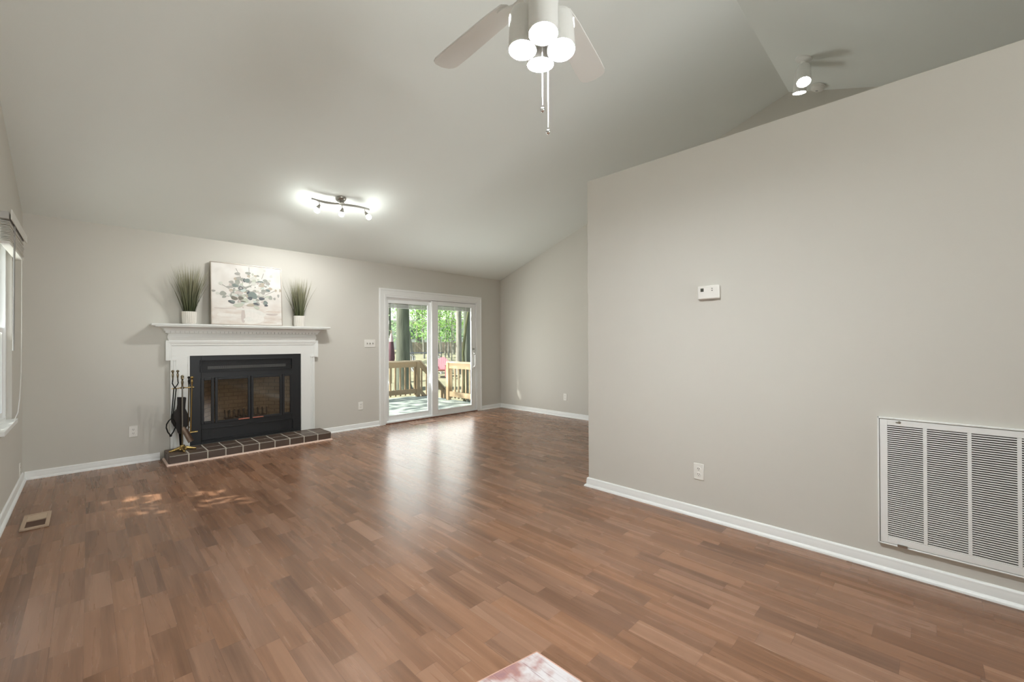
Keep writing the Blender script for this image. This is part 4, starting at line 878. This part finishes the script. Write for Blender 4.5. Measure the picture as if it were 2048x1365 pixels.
# far woodland and hidden shade trees left of the deck
far = [(13.5, 33), (18.5, 29), (23.5, 24), (29, 21), (33.5, 26), (34, 36), (14, 45), (26, 49)]
for i, (x, y) in enumerate(far):
    z0 = gz(x, y); rg = random.Random(70 + i)
    tree('woodland_tree', 'pale far woodland tree seen through the glass door beyond the yard', up(x, y, 11), .16, M_bark2, [((x + rg.uniform(-1, 1), y + rg.uniform(-1, 1), z0 + hh), (3.0, 3.0, 1.3), 420, .34) for hh in (1.9, 4.0, 6.5)], M_leafs[2] if i % 2 else M_leafs[0], 80 + i, 'far woodland trees')
tree('shade_tree', 'big leafy tree standing left of the deck outside the house', up(.6, 12.8, 8), .22, M_bark, [((-.6, 10.6, 8), (3.6, 3.0, 1.4), 1100, .30), ((0, 8.4, 6.1), (2.0, .8, .6), 1500, .24)], M_leafs[1], 91, 'shade trees beside the house')
tree('shade_tree', 'big leafy tree standing outside the left window', up(-6.5, 8.3, 8), .22, M_bark, [((-5.3, 7.9, 8), (2.6, 2.6, 1.5), 600, .30), ((-1.75, 5.75, 3.0), (.8, .95, .45), 1150, .125)], M_leafs[1], 92, 'shade trees beside the house', [([(-6.5, 8.3, 3.2), (-4.4, 7.2, 3.5), (-2.6, 6.1, 3.2), (-1.6, 5.7, 3.0)], .07)])

# ------------------------------------------------------------------ outdoors: furniture, house
M_pink = mat('faded_red_plastic', (196, 122, 134), .5, var=.06)
ch = thing('adirondack_chair', (9.42, 13.22, gz(9.42, 13.22)), 'faded pink red slatted garden chair beyond the deck steps', 'chair', rot=(0, 0, R(-50)))
S_ = .80
def cb(boxes, name, M=None):
    q = MB()
    for bxx in boxes: q.box(*[k * S_ for k in bxx], M=M)
    return q.build(name, M_pink, ch, bevel=.008, world=False)
BR = Matrix.Translation((0, .26 * S_, .24 * S_)) @ Matrix.Rotation(R(-22), 4, 'X')
q = MB()
for i in range(7):
    x = -.27 + i * .09; hh = .74 - .10 * abs(i - 3) ** 1.6 / 3
    q.prism([((x - .04) * S_, 0), ((x + .04) * S_, 0), ((x + .04) * S_, (hh - .03) * S_), (x * S_, hh * S_), ((x - .04) * S_, (hh - .03) * S_)], 1, -.01, .01, M=BR)
q.box(-.3 * S_, .3 * S_, .01, .03, .12 * S_, .19 * S_, M=BR).box(-.3 * S_, .3 * S_, .01, .03, .42 * S_, .49 * S_, M=BR)
q.build('backrest', M_pink, ch, world=False)
SR = Matrix.Translation((0, -.28 * S_, .36 * S_)) @ Matrix.Rotation(R(-12), 4, 'X')
q = MB()
for i in range(6): q.box(-.28 * S_, .28 * S_, i * .095 * S_, (i * .095 + .082) * S_, -.012, .012, M=SR)
q.build('seat', M_pink, ch, world=False)
for x in (-.36, .30):
    cb([(x - .02, x + .10, -.36, .32, .55, .575)], 'armrest'); cb([(x, x + .05, -.30, -.22, 0, .55)], 'leg'); cb([(x, x + .05, .26, .34, 0, .55)], 'leg')
M_maroon = mat('maroon_cloth', (106, 74, 84), .85, var=.15, scale=12, stretch=(6, 6, .5)); M_pale = mat('pale_pink_cloth', (216, 190, 190), .85)
um = thing('folded_parasol', (7.60, 13.62, gz(7.6, 13.62)), 'folded maroon garden parasol left of the thick oak trunk', 'parasol'); z0 = gz(7.6, 13.62)
MB().tube([(7.6, 13.62, z0), (7.6, 13.62, 1.75)], .02, 10).build('pole', M_pinet, um)
MB().lathe([(.10, .60), (.125, .75), (.11, 1.0), (.09, 1.2), (.075, 1.35)], (7.6, 13.62, 0), n=16).build('canopy', M_maroon, um, ang=70)
MB().lathe([(.078, 1.34), (.06, 1.5), (.03, 1.62), (.008, 1.68)], (7.6, 13.62, 0), n=16).build('canopy_tip', M_pale, um, ang=70)
M_white = mat('white_painted_metal', (220, 222, 226), .45); M_navy = mat('blue_grey_slats', (76, 82, 98), .6)
bz = gz(9.5, 14.6); be = thing('garden_bench', (9.55, 14.55, bz), 'blue grey garden bench with white curved legs beyond the deck railing', 'bench', rot=(0, 0, R(-46)))
q = MB()
for i in range(4): q.box(-.55, .75, -.20 + i * .10, -.11 + i * .10, .82, .85)
q.build('seat', M_navy, be, world=False)
for x in (-.42, .62):
    for s_ in (-1, 1): MB().tube([(x - .10, s_ * .16, .80), (x + .02, s_ * .16, .70), (x + .04, s_ * .17, .45), (x - .04, s_ * .18, .25), (x + .14, s_ * .2, .0)], .022, 8).build('leg', M_white, be, world=False)
hs = thing('neighbour_house', (22, 35.5, .9), 'pale grey house with low roof far behind the trees', 'house', rot=(0, 0, R(-45)))
M_side = mat('pale_siding', (206, 212, 212), .8, stretch=(1, 1, 10)); M_roof = mat('grey_shingle_roof', (168, 168, 166), .9)
lb([(-7, 7, 0, 6, -.5, 2.5)], 'wall', M_side, hs)
q = MB(); q.prism([(-.6, 2.4), (3, 4.4), (6.6, 2.4), (6.6, 2.6), (3, 4.65), (-.6, 2.6)], 0, -7.5, 7.5); q.build('roof', M_roof, hs, smooth=False, world=False)
for x in (-4, -.5, 3): lb([(x, x + 1.1, -.03, .02, .8, 1.9)], 'window', mat('window_dark', (92, 104, 112), .3), hs)
fn = thing('garden_fence', (20.5, 27, gz(20.5, 27)), 'low brown board fence far behind the pink chair', 'fence', rot=(0, 0, R(-40)))
q = MB()
for i in range(26): q.box(-3.9 + i * .3, -3.62 + i * .3, -.02, .02, -.1, .85)
q.build('boards', mat('brown_fence_boards', (164, 150, 136), .85, var=.2), fn, smooth=False, world=False)
for i in range(5): lb([(-3.95 + i * 1.95, -3.85 + i * 1.95, .02, .12, -.3, 1.0)], 'post', M_pinet, fn)
rk_g = random.Random(8)
for i in range(7):
    px = 900 + i * 7.5 + rk_g.uniform(-1, 1); u = (px - 1024) / 842.46; fw = 21 + rk_g.uniform(-1, 1); x = fw * (.709 + u * .7053); y = fw * (.7052 - u * .7089)
    r0 = rk_g.uniform(.09, .12); q = MB(); m_ = 7; n_ = 12; vs = []
    for a in range(m_ + 1):
        for b2 in range(n_):
            th_, ph_ = math.pi * a / m_, 2 * math.pi * b2 / n_; rr = r0 * (1 + .18 * math.sin(3 * ph_ + i) * math.sin(th_)); vs.append((x + 1.3 * rr * math.sin(th_) * math.cos(ph_), y + rr * math.sin(th_) * math.sin(ph_), gz(x, y) + .05 + .7 * rr * math.cos(th_)))
    q.add(vs, [(a * n_ + b2, (a + 1) * n_ + b2, (a + 1) * n_ + (b2 + 1) % n_, a * n_ + (b2 + 1) % n_) for a in range(m_) for b2 in range(n_)])
    tag(q.build('garden_stone', mat('grey_stone_%d' % i, (168, 166, 158), .9, var=.2, scale=9), ang=80), 'pale grey stone lying in the row below the mottled trunk', 'stone', 'stones edging the yard')
